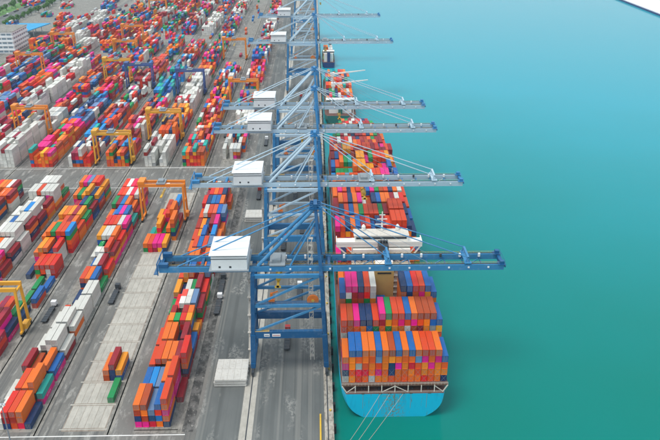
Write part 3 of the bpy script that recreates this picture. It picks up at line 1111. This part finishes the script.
    for y in GY:
        tp.box(69.6, 72.6, y - 1.3, y + 1.3, G + 4.05, G + 4.2)
        tp.box(70.4, 72.0, y - .8, y + .8, G + 4.2, G + 5.4)
    tp.bar((72.4, GY[0] - 1, G + 5.2), (72.4, GY[1] + 1, G + 5.2), .12).bar((72.4, GY[0] - 1, G + 3.2), (72.4, GY[1] + 1, G + 3.2), .5)
    tp.build('boom_tip_platform', leg_mat, root)
    bk = MB()
    for y in (GY[0] - 1.5, 7, GY[1] + 1.5):
        bk.bar((-60.4, y, G + 1.2), (-60.4, y, G + 6.2), .35)
    bk.bar((-60.4, GY[0] - 1.5, G + 6.1), (-60.4, GY[1] + 1.5, G + 6.1), .35).box(-62, -60.6, GY[0] - 1.5, GY[1] + 1.5, G + 1.5, G + 1.7)
    for y in GY:
        bk.box(-60.0, -56.5, y - 1.0, y + 1.0, G + 4.12, G + 5.6)
    bk.build('back_reach_platform', leg_mat, root)
    bc = MB()
    for q in range(6):
        bc.box(-59.2 + q * 1.5, -58.4 + q * 1.5, 4.2 + (q % 3) * 1.9, 5.4 + (q % 3) * 1.9, G + 2.2, G + 3.0 + .5 * (q % 2))
    bc.box(-60, -50, 3.6, 10.4, G + 2.05, G + 2.18).build('back_reach_winches', M['dark_steel'], root)
    # horizontal lattice between the girders, lamps and cable boxes along the boom
    for q in range(9):
        x = 8 + q * 7.0
        MB().bar((x, GY[0] + .7, G + 2.1), (x + 7.0, GY[1] - .7, G + 2.1) if q % 2 else (x + 7.0, GY[0] + .7, G + 2.1), .3).build('boom_lattice', girder_mat, root)
        MB().bar((x, GY[0] + .7, G + 2.6), (x, GY[1] - .7, G + 2.6), .35).build('boom_tie', leg_mat, root)
    for q in range(12):
        x = -20 + q * 7.6
        MB().box(x, x + .8, GY[1] - 1.5, GY[1] - .72, G + 3.2, G + 4.6).build('cable_box', M['crane_sign'] if q % 3 else M['dark_steel'], root)
        MB().box(x + 2, x + 2.7, GY[0] - 1.0, GY[0] - .72, G + 2.7, G + 3.3).build('boom_lamp', M['crane_sign'], root)
    # bracing in the planes along the quay and zigzag stairs up the landside leg
    for land in (True, False):
        MB().bar((lx(4.6, land), 1.0, 5.0), (lx(ZP, land), D - 1.0, ZP - 1.4), .6).build('side_brace', leg_mat, root)
        MB().bar((lx(ZP, land), D - .8, ZP + 1.6), (lx(ZT, land), .8, ZT - 3.2), .6).build('side_brace', girder_mat, root)
        MB().box(lx(ZS, land) - .4, lx(ZS, land) + .4, .9, D - .9, ZS - .5, ZS + .5).build('side_tie', girder_mat, root)
    zs = MB()
    for q in range(10):
        z = 4.6 + q * 4.1
        a, b = (3.0, 7.0) if q % 2 else (7.0, 3.0)
        zs.bar((lx(z, True) - 1.7, a, z), (lx(z, True) - 1.7, b, z + 4.1), .7, .12)
        zs.bar((lx(z, True) - 2.1, a, z + 1.0), (lx(z, True) - 2.1, b, z + 5.1), .08)
        zs.box(lx(z, True) - 2.2, lx(z, True) - .8, b - .7, b + .7, z + 4.05, z + 4.15)
    zs.build('stairs', M['lash_white'], root)
    # festoon cables looping under the girder
    fs = MB()
    for q in range(20):
        x = -18 + q * 2.6
        fs.tube((x, GY[1] - 1.1, G + 1.8), (x + 1.3, GY[1] - 1.1, G + .5), .07, 5).tube((x + 1.3, GY[1] - 1.1, G + .5), (x + 2.6, GY[1] - 1.1, G + 1.8), .07, 5)
    fs.build('festoon_cable', M['black'], root)
    # machinery house
    hs = MB().quadbox([(-39.6, -.6, G + 4.4), (-26.2, -.6, G + 4.4), (-26.2, 15, G + 4.4), (-39.6, 15, G + 4.4),
                       (-39.6, -.6, G + 9.8), (-26.2, -.6, G + 9.8), (-26.2, 15, G + 10.4), (-39.6, 15, G + 10.4)]).build('machinery_house', M['house_white'], root)
    MB().box(-40.3, -25.9, -.9, 15.3, G + 10.42, G + 10.6).build('house_roof', M['house_white'], hs)
    MB().box(-39.8, -26.0, -.72, -.605, G + 8.9, G + 9.15).build('eaves_trim', M['dark_steel'], hs)
    for x in (-36.5, -32.5):
        MB().box(x - .4, x + .4, -.66, -.6, G + 5.2, G + 6.0).build('vent', M['dark_steel'], hs)
    MB().box(-40.6, -25.6, -1.5, 16.0, G + 4.12, G + 4.39).build('house_platform', M['grey_steel'], hs)
    # waterside mast, head frame and stays
    AX, AZ = -.3, 70.0
    for y, ya in ((0, 5.2), (D, D - 5.2)):
        MB().bar((wt, y, ZT - 1.2), (AX, ya, AZ), 1.3, 1.5, 1.0, 1.0).build('mast_leg', leg_mat, root)
    MB().box(AX - .5, AX + .5, 2.9, D - 2.9, 58.6, 59.6).build('mast_tie', leg_mat, root)
    MB().bar((wt - .6, 1.2, 49.0), (AX + .3, D - 3.4, 58.4), .5).build('mast_brace', girder_mat, root)
    MB().bar((wt - .6, D - 1.2, 49.0), (AX + .1, 3.4, 58.4), .5).build('mast_brace', girder_mat, root)
    hd = MB().box(AX - 2.2, AX + 2.2, 4.2, D - 4.2, AZ, AZ + .35).box(AX - .7, AX + .7, 4.6, D - 4.6, AZ + .35, AZ + 2.0)
    for y in (5.4, 7, 8.6):
        hd.tube((AX - 1.3, y - .2, AZ + 1.0), (AX - 1.3, y + .2, AZ + 1.0), .8, 12).tube((AX + 1.3, y - .2, AZ + 1.0), (AX + 1.3, y + .2, AZ + 1.0), .8, 12)
    for y in (4.2, D - 4.2):
        hd.bar((AX - 2.2, y, AZ + 1.4), (AX + 2.2, y, AZ + 1.4), .07)
    hd.build('mast_head', leg_mat, root)
    for gy, ya in ((GY[0], 5.4), (GY[1], 8.6)):
        MB().tube((AX - .3, ya, AZ + .1), (-22.4, gy, G + 4.1), .68, 10).build('back_strut', girder_mat, root)
        MB().tube((AX - .9, ya, AZ + 1.2), (-53.0, gy, G + 4.2), .26, 6).build('back_stay', girder_mat, root)
        for x in (27.4, 58.0):
            MB().tube((AX + .8, ya, AZ + 1.2), (x, gy, G + 6.9), .22, 6).build('forestay', girder_mat, root)
        MB().tube((AX + .8, ya + .6, AZ + 1.6), (44.0, gy, G + 4.1), .06, 5).build('boom_hoist_rope', M['cable'], root)
        MB().tube((AX - .3, ya, AZ - 6.0), (-10.0, gy, G + 4.1), .36, 8).build('inner_strut', girder_mat, root)
    # lift tower beside the waterside leg
    st_ = MB()
    for dx, dy in ((0, 0), (1.5, 0), (0, 1.5), (1.5, 1.5)):
        st_.bar((-2.8 + dx, 3.9 + dy, 2.4), (-3.3 + dx, 3.9 + dy, 58), .24)
    for q in range(19):
        z = 4 + q * 3.0
        st_.box(-3.0, -1.3, 3.8, 5.6, z, z + .08).bar((-3.0, 3.9, z), (-1.4, 3.9, z + 3.0), .16)
    st_.build('stair_tower', M['lash_white'], root)
    # trolley with cab and spreader
    tx = root.get('trolley_x', 14.0)
    tr = MB().box(tx - 3, tx + 3, GY[0] - .9, GY[1] + .9, G + 4.35, G + 4.8).box(tx - 2, tx + 1.2, GY[0] + 1.2, GY[1] - 1.2, G + 4.8, G + 5.9).build('trolley', M['grey_steel'], root)
    cb = MB().box(tx + 3.2, tx + 5.6, 5.6, 8.4, G - .2, G + 2.4).build('operator_cab', M['house_white'], root)
    MB().box(tx + 3.15, tx + 5.65, 5.55, 8.45, G + .4, G + 1.6).build('cab_window', M['glass'], cb)
    MB().box(tx + 3.4, tx + 5.4, 6.4, 7.6, G + 2.4, G + 4.36).build('cab_hanger', M['grey_steel'], cb)
    sp = MB().box(tx - .5, tx + .5, .9, 13.1, G - 4.6, G - 4.0).box(tx - 1.2, tx + 1.2, .9, 1.5, G - 4.8, G - 4.0).box(tx - 1.2, tx + 1.2, 12.5, 13.1, G - 4.8, G - 4.0)
    sp.box(tx - .9, tx + .9, 5.4, 8.6, G - 4.0, G - 3.0)
    for dx in (-.7, .7):
        for yy in (5.6, 8.4):
            sp.bar((tx + dx, yy, G - 3.0), (tx + dx, yy, G + 4.4), .06)
    sp.build('spreader', M['yellow'], root)


paint_red = paint('sign_red', lin('#b9484a'), .5, .1)
CR = [(235.0, 'blue', -15.0, 'nearest and largest ship-to-shore crane, deep blue, reaching over the stern'),
      (318.3, 'pale', 24.0, 'second ship-to-shore crane from the camera, pale boom over the midship stacks'),
      (400.7, 'pale', -8.0, 'third ship-to-shore crane, front one of the close middle pair'),
      (449.2, 'pale', 16.0, 'fourth ship-to-shore crane, rear one of the close middle pair'),
      (656.8, 'pale', 10.0, 'fifth ship-to-shore crane, over the small vessel, second from the far end'),
      (795.7, 'pale', -6.0, 'sixth ship-to-shore crane, its boom near the top edge of the picture'),
      (930.0, 'pale', 8.0, 'farthest ship-to-shore crane, only its legs in the picture')]
for i, (y, kind, tx, lab) in enumerate(CR):
    root = link('quay_crane', None, None, (0, y, 0))
    root['trolley_x'] = tx
    crane_parts(root, M['crane_blue'] if kind == 'blue' else M['crane_mid'], M['crane_light'] if kind == 'blue' else M['crane_pale'])
    del root['trolley_x']
    tag(root, lab, 'crane', 'ship to shore cranes along the quay')


# ------------------------------------------------------------------ yard gantry cranes on tyres
def make_rtg(mat):
    root = link('yard_crane', None)
    W, D, H = 24.8, 8.2, 21.5                      # origin at the right-hand wheels, span goes to -x
    for x in (0, -W):
        for y in (0, D):
            ym = 1.2 if y == 0 else D - 1.2
            MB().bar((x, y, 1.9), (x, ym, H), 1.0, 1.15, 1.0, 1.0).build('leg', mat, root)
            for q in (-1, 1):
                w = link('wheel', RTG_WHEEL, root, (x, y + q * 1.0, .85))
        MB().box(x - .45, x + .45, -1.8, D + 1.8, 1.5, 2.4).build('sill_beam', mat, root)
        MB().box(x - .4, x + .4, 1.2, D - 1.2, H - .9, H).build('end_tie', mat, root)
        MB().box(x - .25, x + .25, .8, D - .8, 11.6, 12.1).build('leg_tie', mat, root)
    for y in (1.2, D - 1.2):
        MB().box(-W - .6, .6, y - .55, y + .55, H, H + 1.7).build('girder', mat, root)
    MB().box(1.0 - 1.4, 1.9, 1.0, 5.2, 2.5, 5.0).build('power_unit', mat, root)
    MB().box(-W - .7, -W + 3.0, .4, D - .4, H + 1.72, H + 3.4).build('electrical_house', mat, root)
    tr = MB().box(-15, -10, .4, D - .4, H + 1.72, H + 2.2).box(-14.2, -11, 2.2, D - 2.2, H + 2.2, H + 3.4).build('trolley', M['grey_steel'], root)
    MB().box(-9.8, -7.8, 2.8, 4.9, H - 1.6, H + .9).build('operator_cab', M['house_white'], root)
    sp = MB().box(-13.0, -11.8, -2.2, 10.4, 16.0, 16.5)
    for x in (-13.2, -11.6):
        for y in (3.2, 5.0):
            sp.bar((x, y, 16.5), (x, y, H + 1.7), .07)
    sp.build('spreader', M['yellow'], root)
    hr = MB()
    for y in (.55, D - .55):
        hr.bar((-W, y, H + 2.75), (0, y, H + 2.75), .08)
    hr.build('handrail', M['grey_steel'], root)
    return root


RTG_WHEEL = wheel_mesh(.85, .7)
RTGS = [(3, 262.5, 'y', 'yellow yard crane cut by the left picture edge in the foreground'),
        (1, 377.0, 'o', 'large orange yard crane straddling the mostly empty block before the cross road'),
        (3, 470.0, 'y', 'amber yard crane just beyond the cross road, fourth block from quay'),
        (2, 521.0, 'y', 'amber yard crane over white containers beyond the cross road'),
        (6, 533.0, 'o', 'orange yard crane at the left picture edge beyond the cross road'),
        (0, 612.0, 'o', 'orange yard crane beside the apron behind the third quay crane house'),
        (1, 793.0, 'o', 'orange yard crane over the second block behind the fifth quay crane house'),
        (2, 650.0, 'n', 'navy blue yard crane astride white containers, right one of two'),
        (5, 695.0, 'y', 'amber yard crane touching the left navy yard crane'),
        (4, 674.0, 'n', 'navy blue yard crane left of the other navy one'),
        (8.6, 828.0, 'o', 'orange yard crane nearest the blue canopy'),
        (8.6, 722.0, 'o', 'orange yard crane below the white office building'),
        (6, 876.0, 'o', 'orange yard crane behind another orange one in the upper left middle'),
        (5.5, 785.0, 'o', 'orange yard crane in front of another orange one in the upper left middle'),
        (6.4, 1085.0, 'o', 'orange yard crane at the top edge of the picture')]
protos = {}
for k, y, c, lab in RTGS:
    if c not in protos:
        protos[c] = make_rtg(M[{'o': 'rtg_orange', 'y': 'rtg_yellow', 'n': 'rtg_navy'}[c]])
        o = protos[c]
    else:
        o = copy_tree(protos[c])
    o.location = (block_right(k) + 1.2, y, 0)
    tag(o, lab, 'yard crane', 'rubber tyred yard cranes')

# ------------------------------------------------------------------ things on the apron
def hatch_pile(x, y, w, l, n, lab):
    root = link('hatch_cover_pile', None, None, (x, y, 0))
    for t in range(n):
        dx = random.uniform(-.35, .35)
        z0 = .02 + t * 1.15
        m = MB().box(dx, w + dx, 0, l, z0 + .25, z0 + 1.05)
        for q in range(5):
            yy = l * (q + .5) / 5
            m.box(dx - .25, w + dx + .25, yy - .25, yy + .25, z0 + .02, z0 + .26)
        p = m.build('hatch_panel', M['cover_steel'], root)
        if t == n - 1:
            for a in range(5):
                for b in range(2):
                    MB().box(dx + .15 + a * w / 5, dx + (a + 1) * w / 5 - .15, b * l / 2 + .2, (b + 1) * l / 2 - .2, z0 + 1.05, z0 + 1.16).build('cover_plate', M['cover_steel'], p)
    tag(root, lab, 'hatch covers', 'piles of ship hatch covers')


hatch_pile(-40.6, 225.0, 12.6, 13.6, 3, 'large pile of pale hatch covers on the apron beside the nearest crane leg')
hatch_pile(-41.4, 374.5, 10.2, 10.5, 3, 'small brownish pile of hatch covers behind the nearest crane house')

TW = wheel_mesh(.52, .55)


def make_truck(cabmat, load=None):
    root = link('terminal_truck', None)
    MB().box(-1.15, 1.15, -.2, 1.8, .95, 3.0).box(-1.2, 1.2, 1.8, 2.1, .6, 1.4).build('cab', cabmat, root)
    MB().box(-1.0, 1.0, 1.8, 1.86, 1.8, 2.7).build('windscreen', M['glass'], root)
    MB().box(-.5, .5, -14.0, 1.6, .75, 1.0).build('chassis', M['dark_steel'], root)
    tb = MB().box(-1.2, 1.2, -14.2, -1.6, 1.15, 1.35)
    for q in range(7):
        tb.box(-1.2, 1.2, -14.1 + q * 2.0, -13.7 + q * 2.0, 1.35, 1.42)
    tb.build('trailer_bed', M['dark_steel'], root)
    for y in (1.0, -2.4, -11.2, -12.4):
        for x in (-.95, .95):
            link('wheel', TW, root, (x, y, .52))
    return root


t_protos = [make_truck(M['dark_steel']), make_truck(M['house_white']), make_truck(paint('cab_red', lin('#b5332f'), .4, .1)), make_truck(M['cream'])]
spots = [(-46.2, 290.0, 1, 'white cab terminal truck with empty trailer right of the nearest block'), (-46.6, 308.5, 0, 'dark terminal truck queued behind the white cab truck'),
         (-13.0, 262.0, 2, 'red terminal truck under the nearest quay crane'), (-8.3, 300.0, 1, 'white terminal truck between the two nearest quay cranes, waterside lane'),
         (-13.1, 331.0, 0, 'dark terminal truck under the second quay crane'), (-18.0, 352.0, 2, 'red terminal truck beyond the second quay crane, landside lane'),
         (-8.2, 372.0, 3, 'cream terminal truck beyond the second quay crane, waterside lane'), (-13.2, 415.0, 1, 'white terminal truck under the third quay crane'),
         (-36.0, 420.0, 2, 'red terminal truck on the open apron near the third crane house'), (-37.5, 520.0, 1, 'white terminal truck on the open apron behind the middle crane pair'),
         (-33.0, 560.0, 0, 'dark terminal truck on the open apron behind the middle crane pair'), (-13.0, 640.0, 2, 'red terminal truck under the fifth quay crane'),
         (-70.0, 540.0, 1, 'white terminal truck in the lane left of the block beside the apron'), (-97.0, 300.0, 0, 'dark terminal truck in the lane left of the empty block'),
         (-123.0, 285.0, 1, 'white terminal truck in the lane left of the third block')]
seen = set()
for x, y, p, lab in spots:
    o = t_protos[p] if p not in seen else copy_tree(t_protos[p])
    seen.add(p)
    o.location = (x, y, .01)
    tag(o, lab, 'truck', 'terminal trucks')

# bollards and yellow kerb on the quay edge
boll = MB().tube((0, 0, 0), (0, 0, .5), .32, 10, .26).tube((0, 0, .5), (0, 0, .68), .46, 10).mesh('bollard', M['yellow'])
for i in range(16):
    y = 178.0 + 4 * i if i < 2 else 160 + i * 25.0
    o = link('bollard', boll, None, (4.7, y, .12))
    tag(o, 'stubby yellow mooring bollard on the quay edge, %s from the picture bottom' % ORD[i], 'bollard', 'bollards along the quay edge')
tag(MB().box(.6, 1.2, 186, 208, .01, .55).build('kerb_barrier', M['yellow']), 'long yellow kerb barrier beside the waterside rail at the picture bottom', 'barrier')

# floodlight mast at the lower left
fm = link('floodlight_mast', None, None, (-109.5, 196.5, 0))
MB().tube((0, 0, 0), (0, 0, 17), .28, 8, .14).build('pole', M['grey_steel'], fm)
MB().box(-1.4, 1.4, -.2, .2, 16.6, 17.0).build('lamp_bar', M['grey_steel'], fm)
for dx in (-1.1, 0, 1.1):
    MB().box(dx - .35, dx + .35, -.5, -.2, 16.3, 17.1).build('floodlight', M['house_white'], fm)
tag(fm, 'slender floodlight mast at the lower left picture corner', 'light mast')


# ------------------------------------------------------------------ smaller vessels farther along the quay
def vessel(name, x0, y0, w, l, hz, mat, label, cat, heights, pal, with_cranes):
    root = link(name, None, None, (x0, y0, WATER_Z))
    xc = w / 2
    zt = hz - WATER_Z
    s = [(0, w * .42, zt, 9, 3), (5, w * .5, zt, 12, 3), (l * .3, w * .5, zt, 20, 4), (l * .8, w * .5, zt, 20, 4), (l * .9, w * .36, zt + 1, 14, 2.5), (l * .97, w * .16, zt + 2, 10, 2), (l, w * .02, zt + 2, 10, 2)]
    hull('hull', s, xc, root, mat, zlow=-2)
    hz_ = zt
    b = MB().box(xc - w * .36, xc + w * .36, l * .05, l * .05 + 8, hz_, hz_ + 9).build('deckhouse', M['ship_white'], root)
    MB().box(xc - w * .46, xc + w * .46, l * .05 + 1, l * .05 + 7, hz_ + 9, hz_ + 11.4).build('bridge', M['ship_white'], b)
    MB().box(xc - w * .45, xc + w * .45, l * .05 + .9, l * .05 + 1, hz_ + 9.8, hz_ + 10.8).build('bridge_window', M['glass'], b)
    MB().box(xc - 1.6, xc + 1.6, l * .05 - 2.5, l * .05 + .0, hz_, hz_ + 10.5).build('funnel', mat, root)
    MB().box(xc - w * .45, xc + w * .45, l * .05 + 10, l * .86, hz_, hz_ + 1.0).build('hatch_cover', M['green_deck'], root)
    if with_cranes:
        for q, yy in enumerate((l * .26, l * .5)):
            cr = MB().tube((xc - w * .2, yy, hz_ + 1), (xc - w * .2, yy, hz_ + 15), 1.2, 10).box(xc - w * .2 - 1.8, xc - w * .2 + 1.8, yy - 1.8, yy + 1.8, hz_ + 15, hz_ + 18).build('deck_crane', M['ship_white'], root)
            MB().bar((xc - w * .2 + 1.6, yy, hz_ + 17), (xc + w * .5 + 12, yy + 3, hz_ + 19.5), 1.4, 1.3, .7, .7).build('crane_jib', M['ship_white'], cr)
    nb = len(heights)
    step = (l * .86 - (l * .05 + 10.5)) / nb
    cols = int(w * .92 / 2.5)
    first = True
    for q, h in enumerate(heights):
        for c in range(cols):
            hh_ = max(0, h + rnd.choice([-1, 0, 0, 0]))
            for t in range(hh_):
                fheap.append((x0 + xc - cols * 1.25 + c * 2.5, y0 + l * .05 + 10.8 + q * step, hz + 1.05 + t * 2.6, rnd.choice(pal)))
    tag(root, label, cat, 'smaller vessels at the quay')


fheap = []
vessel('feeder_ship', 8.0, 566, 26, 146, 5.0, M['hull_green'], 'mid-sized cargo ship with white deck cranes beyond the big ship', 'ship', [4, 4, 5, 3, 4, 4, 2, 3], 'oosrrmgwnbyto', True)
vessel('small_coaster', 8.5, 770, 13.5, 72, 2.0, M['hull_navy'], 'small navy hulled vessel stacked with orange containers farthest along the quay', 'ship', [2, 3, 3, 2], 'oobrwon', False)
for n_, (x, y, z, kk) in enumerate(fheap):
    pass
V, Fc, UV, MI = [], [], [], []
for (x, y, z, kk) in fheap:
    v, f, uv = GEO40
    b = len(V)
    V += [(p[0] + x, p[1] + y, p[2] + z) for p in v]
    Fc += [tuple(b + i for i in q) for q in f]
    for fu in uv:
        for p in fu:
            UV += p
    MI += [CIDX[kk]] * len(f)
me = bpy.data.meshes.new('vessel_containers')
me.from_pydata(V, [], Fc)
me.uv_layers.new(name='UVMap').data.foreach_set('uv', UV)
for k in CKEYS:
    me.materials.append(CM[k])
me.polygons.foreach_set('material_index', MI)
me.update()
tag(link('vessel_containers', me), 'mixed containers stacked on the two smaller vessels', 'container', None, 'stuff')

# ------------------------------------------------------------------ far left corner: office, canopy, road, trees
off = link('office_building', None, None, (-410, 832, 0))
MB().box(0, 64, 0, 46, 0, 24).build('wall', M['house_white'], off)
for fl in range(5):
    MB().box(-.8, 64.8, -.8, 46.8, fl * 4.8 + 3.6, fl * 4.8 + 4.8).build('floor_band', M['house_white'], off)
    for q in range(10):
        x = 3 + q * 6.1
        MB().box(x, x + 4.6, -.08, 0, fl * 4.8 + 1.3, fl * 4.8 + 3.3).build('window', M['pale_glass'], off)
    for q in range(7):
        y = 3 + q * 6.2
        MB().box(64, 64.08, y, y + 4.6, fl * 4.8 + 1.3, fl * 4.8 + 3.3).build('window', M['pale_glass'], off)
rf = MB().box(-.8, 64.8, -.8, 46.8, 24.02, 24.6).build('roof', M['concrete'], off)
MB().box(20, 34, 14, 26, 24.6, 28).build('roof_plant_room', M['house_white'], rf)
tag(off, 'white five storey office block with banded floors at the left edge', 'building')

cn = link('gate_canopy', None, None, (-392, 905, 0))
MB().quadbox([(0, 0, 10.0), (32, 0, 10.0), (44, 60, 10.0), (4, 60, 10.0), (0, 0, 11.0), (32, 0, 11.0), (44, 60, 11.0), (4, 60, 11.0)]).build('roof', M['blue_roof'], cn)
for x in (4, 12, 20, 28):
    for y in (4, 30, 54):
        MB().tube((x + y * .1, y, 0), (x + y * .1, y, 10), .5, 8).build('column', M['house_white'], cn)
for x in (8, 16, 24):
    MB().box(x + 2, x + 4, 20, 26, 0, 3).build('gate_booth', M['house_white'], cn)
tag(cn, 'gate canopy with bright blue flat roof beside the office block', 'canopy')

tag(MB().box(-462, -424, 700, 1500, .004, .01).build('access_road', M['apron']), kind='structure')
tag(MB().box(-424, -312, 880, 1500, .004, .01).build('open_pavement', M['concrete']), kind='structure')
tag(MB().box(-484, -463, 700, 1500, .004, .012).build('verge_ground', M['leaf']), kind='structure')


def crown_mesh(seed):
    rr = random.Random(seed)
    m = MB()
    lobes = [(rr.uniform(-2, 2), rr.uniform(-2, 2), rr.uniform(4.5, 8), rr.uniform(1.6, 2.6)) for _ in range(7)]
    for lx_, ly, lz, lr in lobes:
        for _ in range(70):
            d = Vector((rr.gauss(0, 1), rr.gauss(0, 1), rr.gauss(0, 1))).normalized() * lr * rr.uniform(.6, 1.05)
            p = Vector((lx_, ly, lz)) + d
            a = Vector((rr.gauss(0, 1), rr.gauss(0, 1), rr.gauss(0, 1))).normalized() * rr.uniform(.35, .7)
            b = a.cross(Vector((rr.gauss(0, 1), rr.gauss(0, 1), rr.gauss(0, 1)))).normalized() * rr.uniform(.35, .6)
            m.poly([p - a, p + b, p + a, p - b])
    return m.mesh('crown', M['leaf'])


trk = MB().tube((0, 0, 0), (0, 0, 5.5), .3, 7, .16)
for a in range(4):
    trk.tube((0, 0, 3.4 + a * .4), (1.7 * math.cos(a * 1.6), 1.7 * math.sin(a * 1.6), 5.6 + a * .3), .13, 5, .06)
TR = trk.mesh('trunk', M['trunk'])
CRN = [crown_mesh(s) for s in (1, 2, 3)]
for i in range(64):
    line = i % 2
    x = (-474, -419)[line] + random.uniform(-4, 4)
    y = 880 + (i // 2) * 12.0 + random.uniform(-3, 3)
    if line == 1 and y < 985:
        x, y = -482 + random.uniform(-4, 4), y - 30
    r = link('roadside_tree', None, None, (x, y, 0))
    sc_ = random.uniform(.8, 1.3)
    r.scale = (sc_, sc_, sc_)
    r.rotation_euler = (0, 0, random.uniform(0, 6))
    link('trunk', TR, r)
    link('crown', CRN[i % 3], r)
    tag(r, 'green roadside tree, %s from the near end, %s row of the access road' % (ORD[i // 2], ('left', 'right')[line]), 'tree', 'roadside trees by the access road')
for i in range(14):
    o = copy_tree(t_protos[i % 4])
    o.location = (-430 - 26 * (i % 2) + random.uniform(-2, 2), 915 + i * 20, .02)
    tag(o, 'small lorry on the upper left access road, %s from its near end' % ORD[i], 'truck', 'lorries on the access road')

# ------------------------------------------------------------------ haze over the port
hz = MB().box(-2600, 2600, -700, 4200, -7.5, 190).build('haze', [])
hm = bpy.data.materials.new('haze')
hm.use_nodes = True
N, L = hm.node_tree.nodes, hm.node_tree.links
N.clear()
ho = N.new('ShaderNodeOutputMaterial')
pv = N.new('ShaderNodeVolumePrincipled')
pv.inputs['Color'].default_value = (.72, .88, 1.0, 1)
pv.inputs['Density'].default_value = .00007
L.new(pv.outputs[0], ho.inputs['Volume'])
hz.data.materials.append(hm)
tag(hz, 'thin pale haze over the port', 'haze', None, 'stuff')
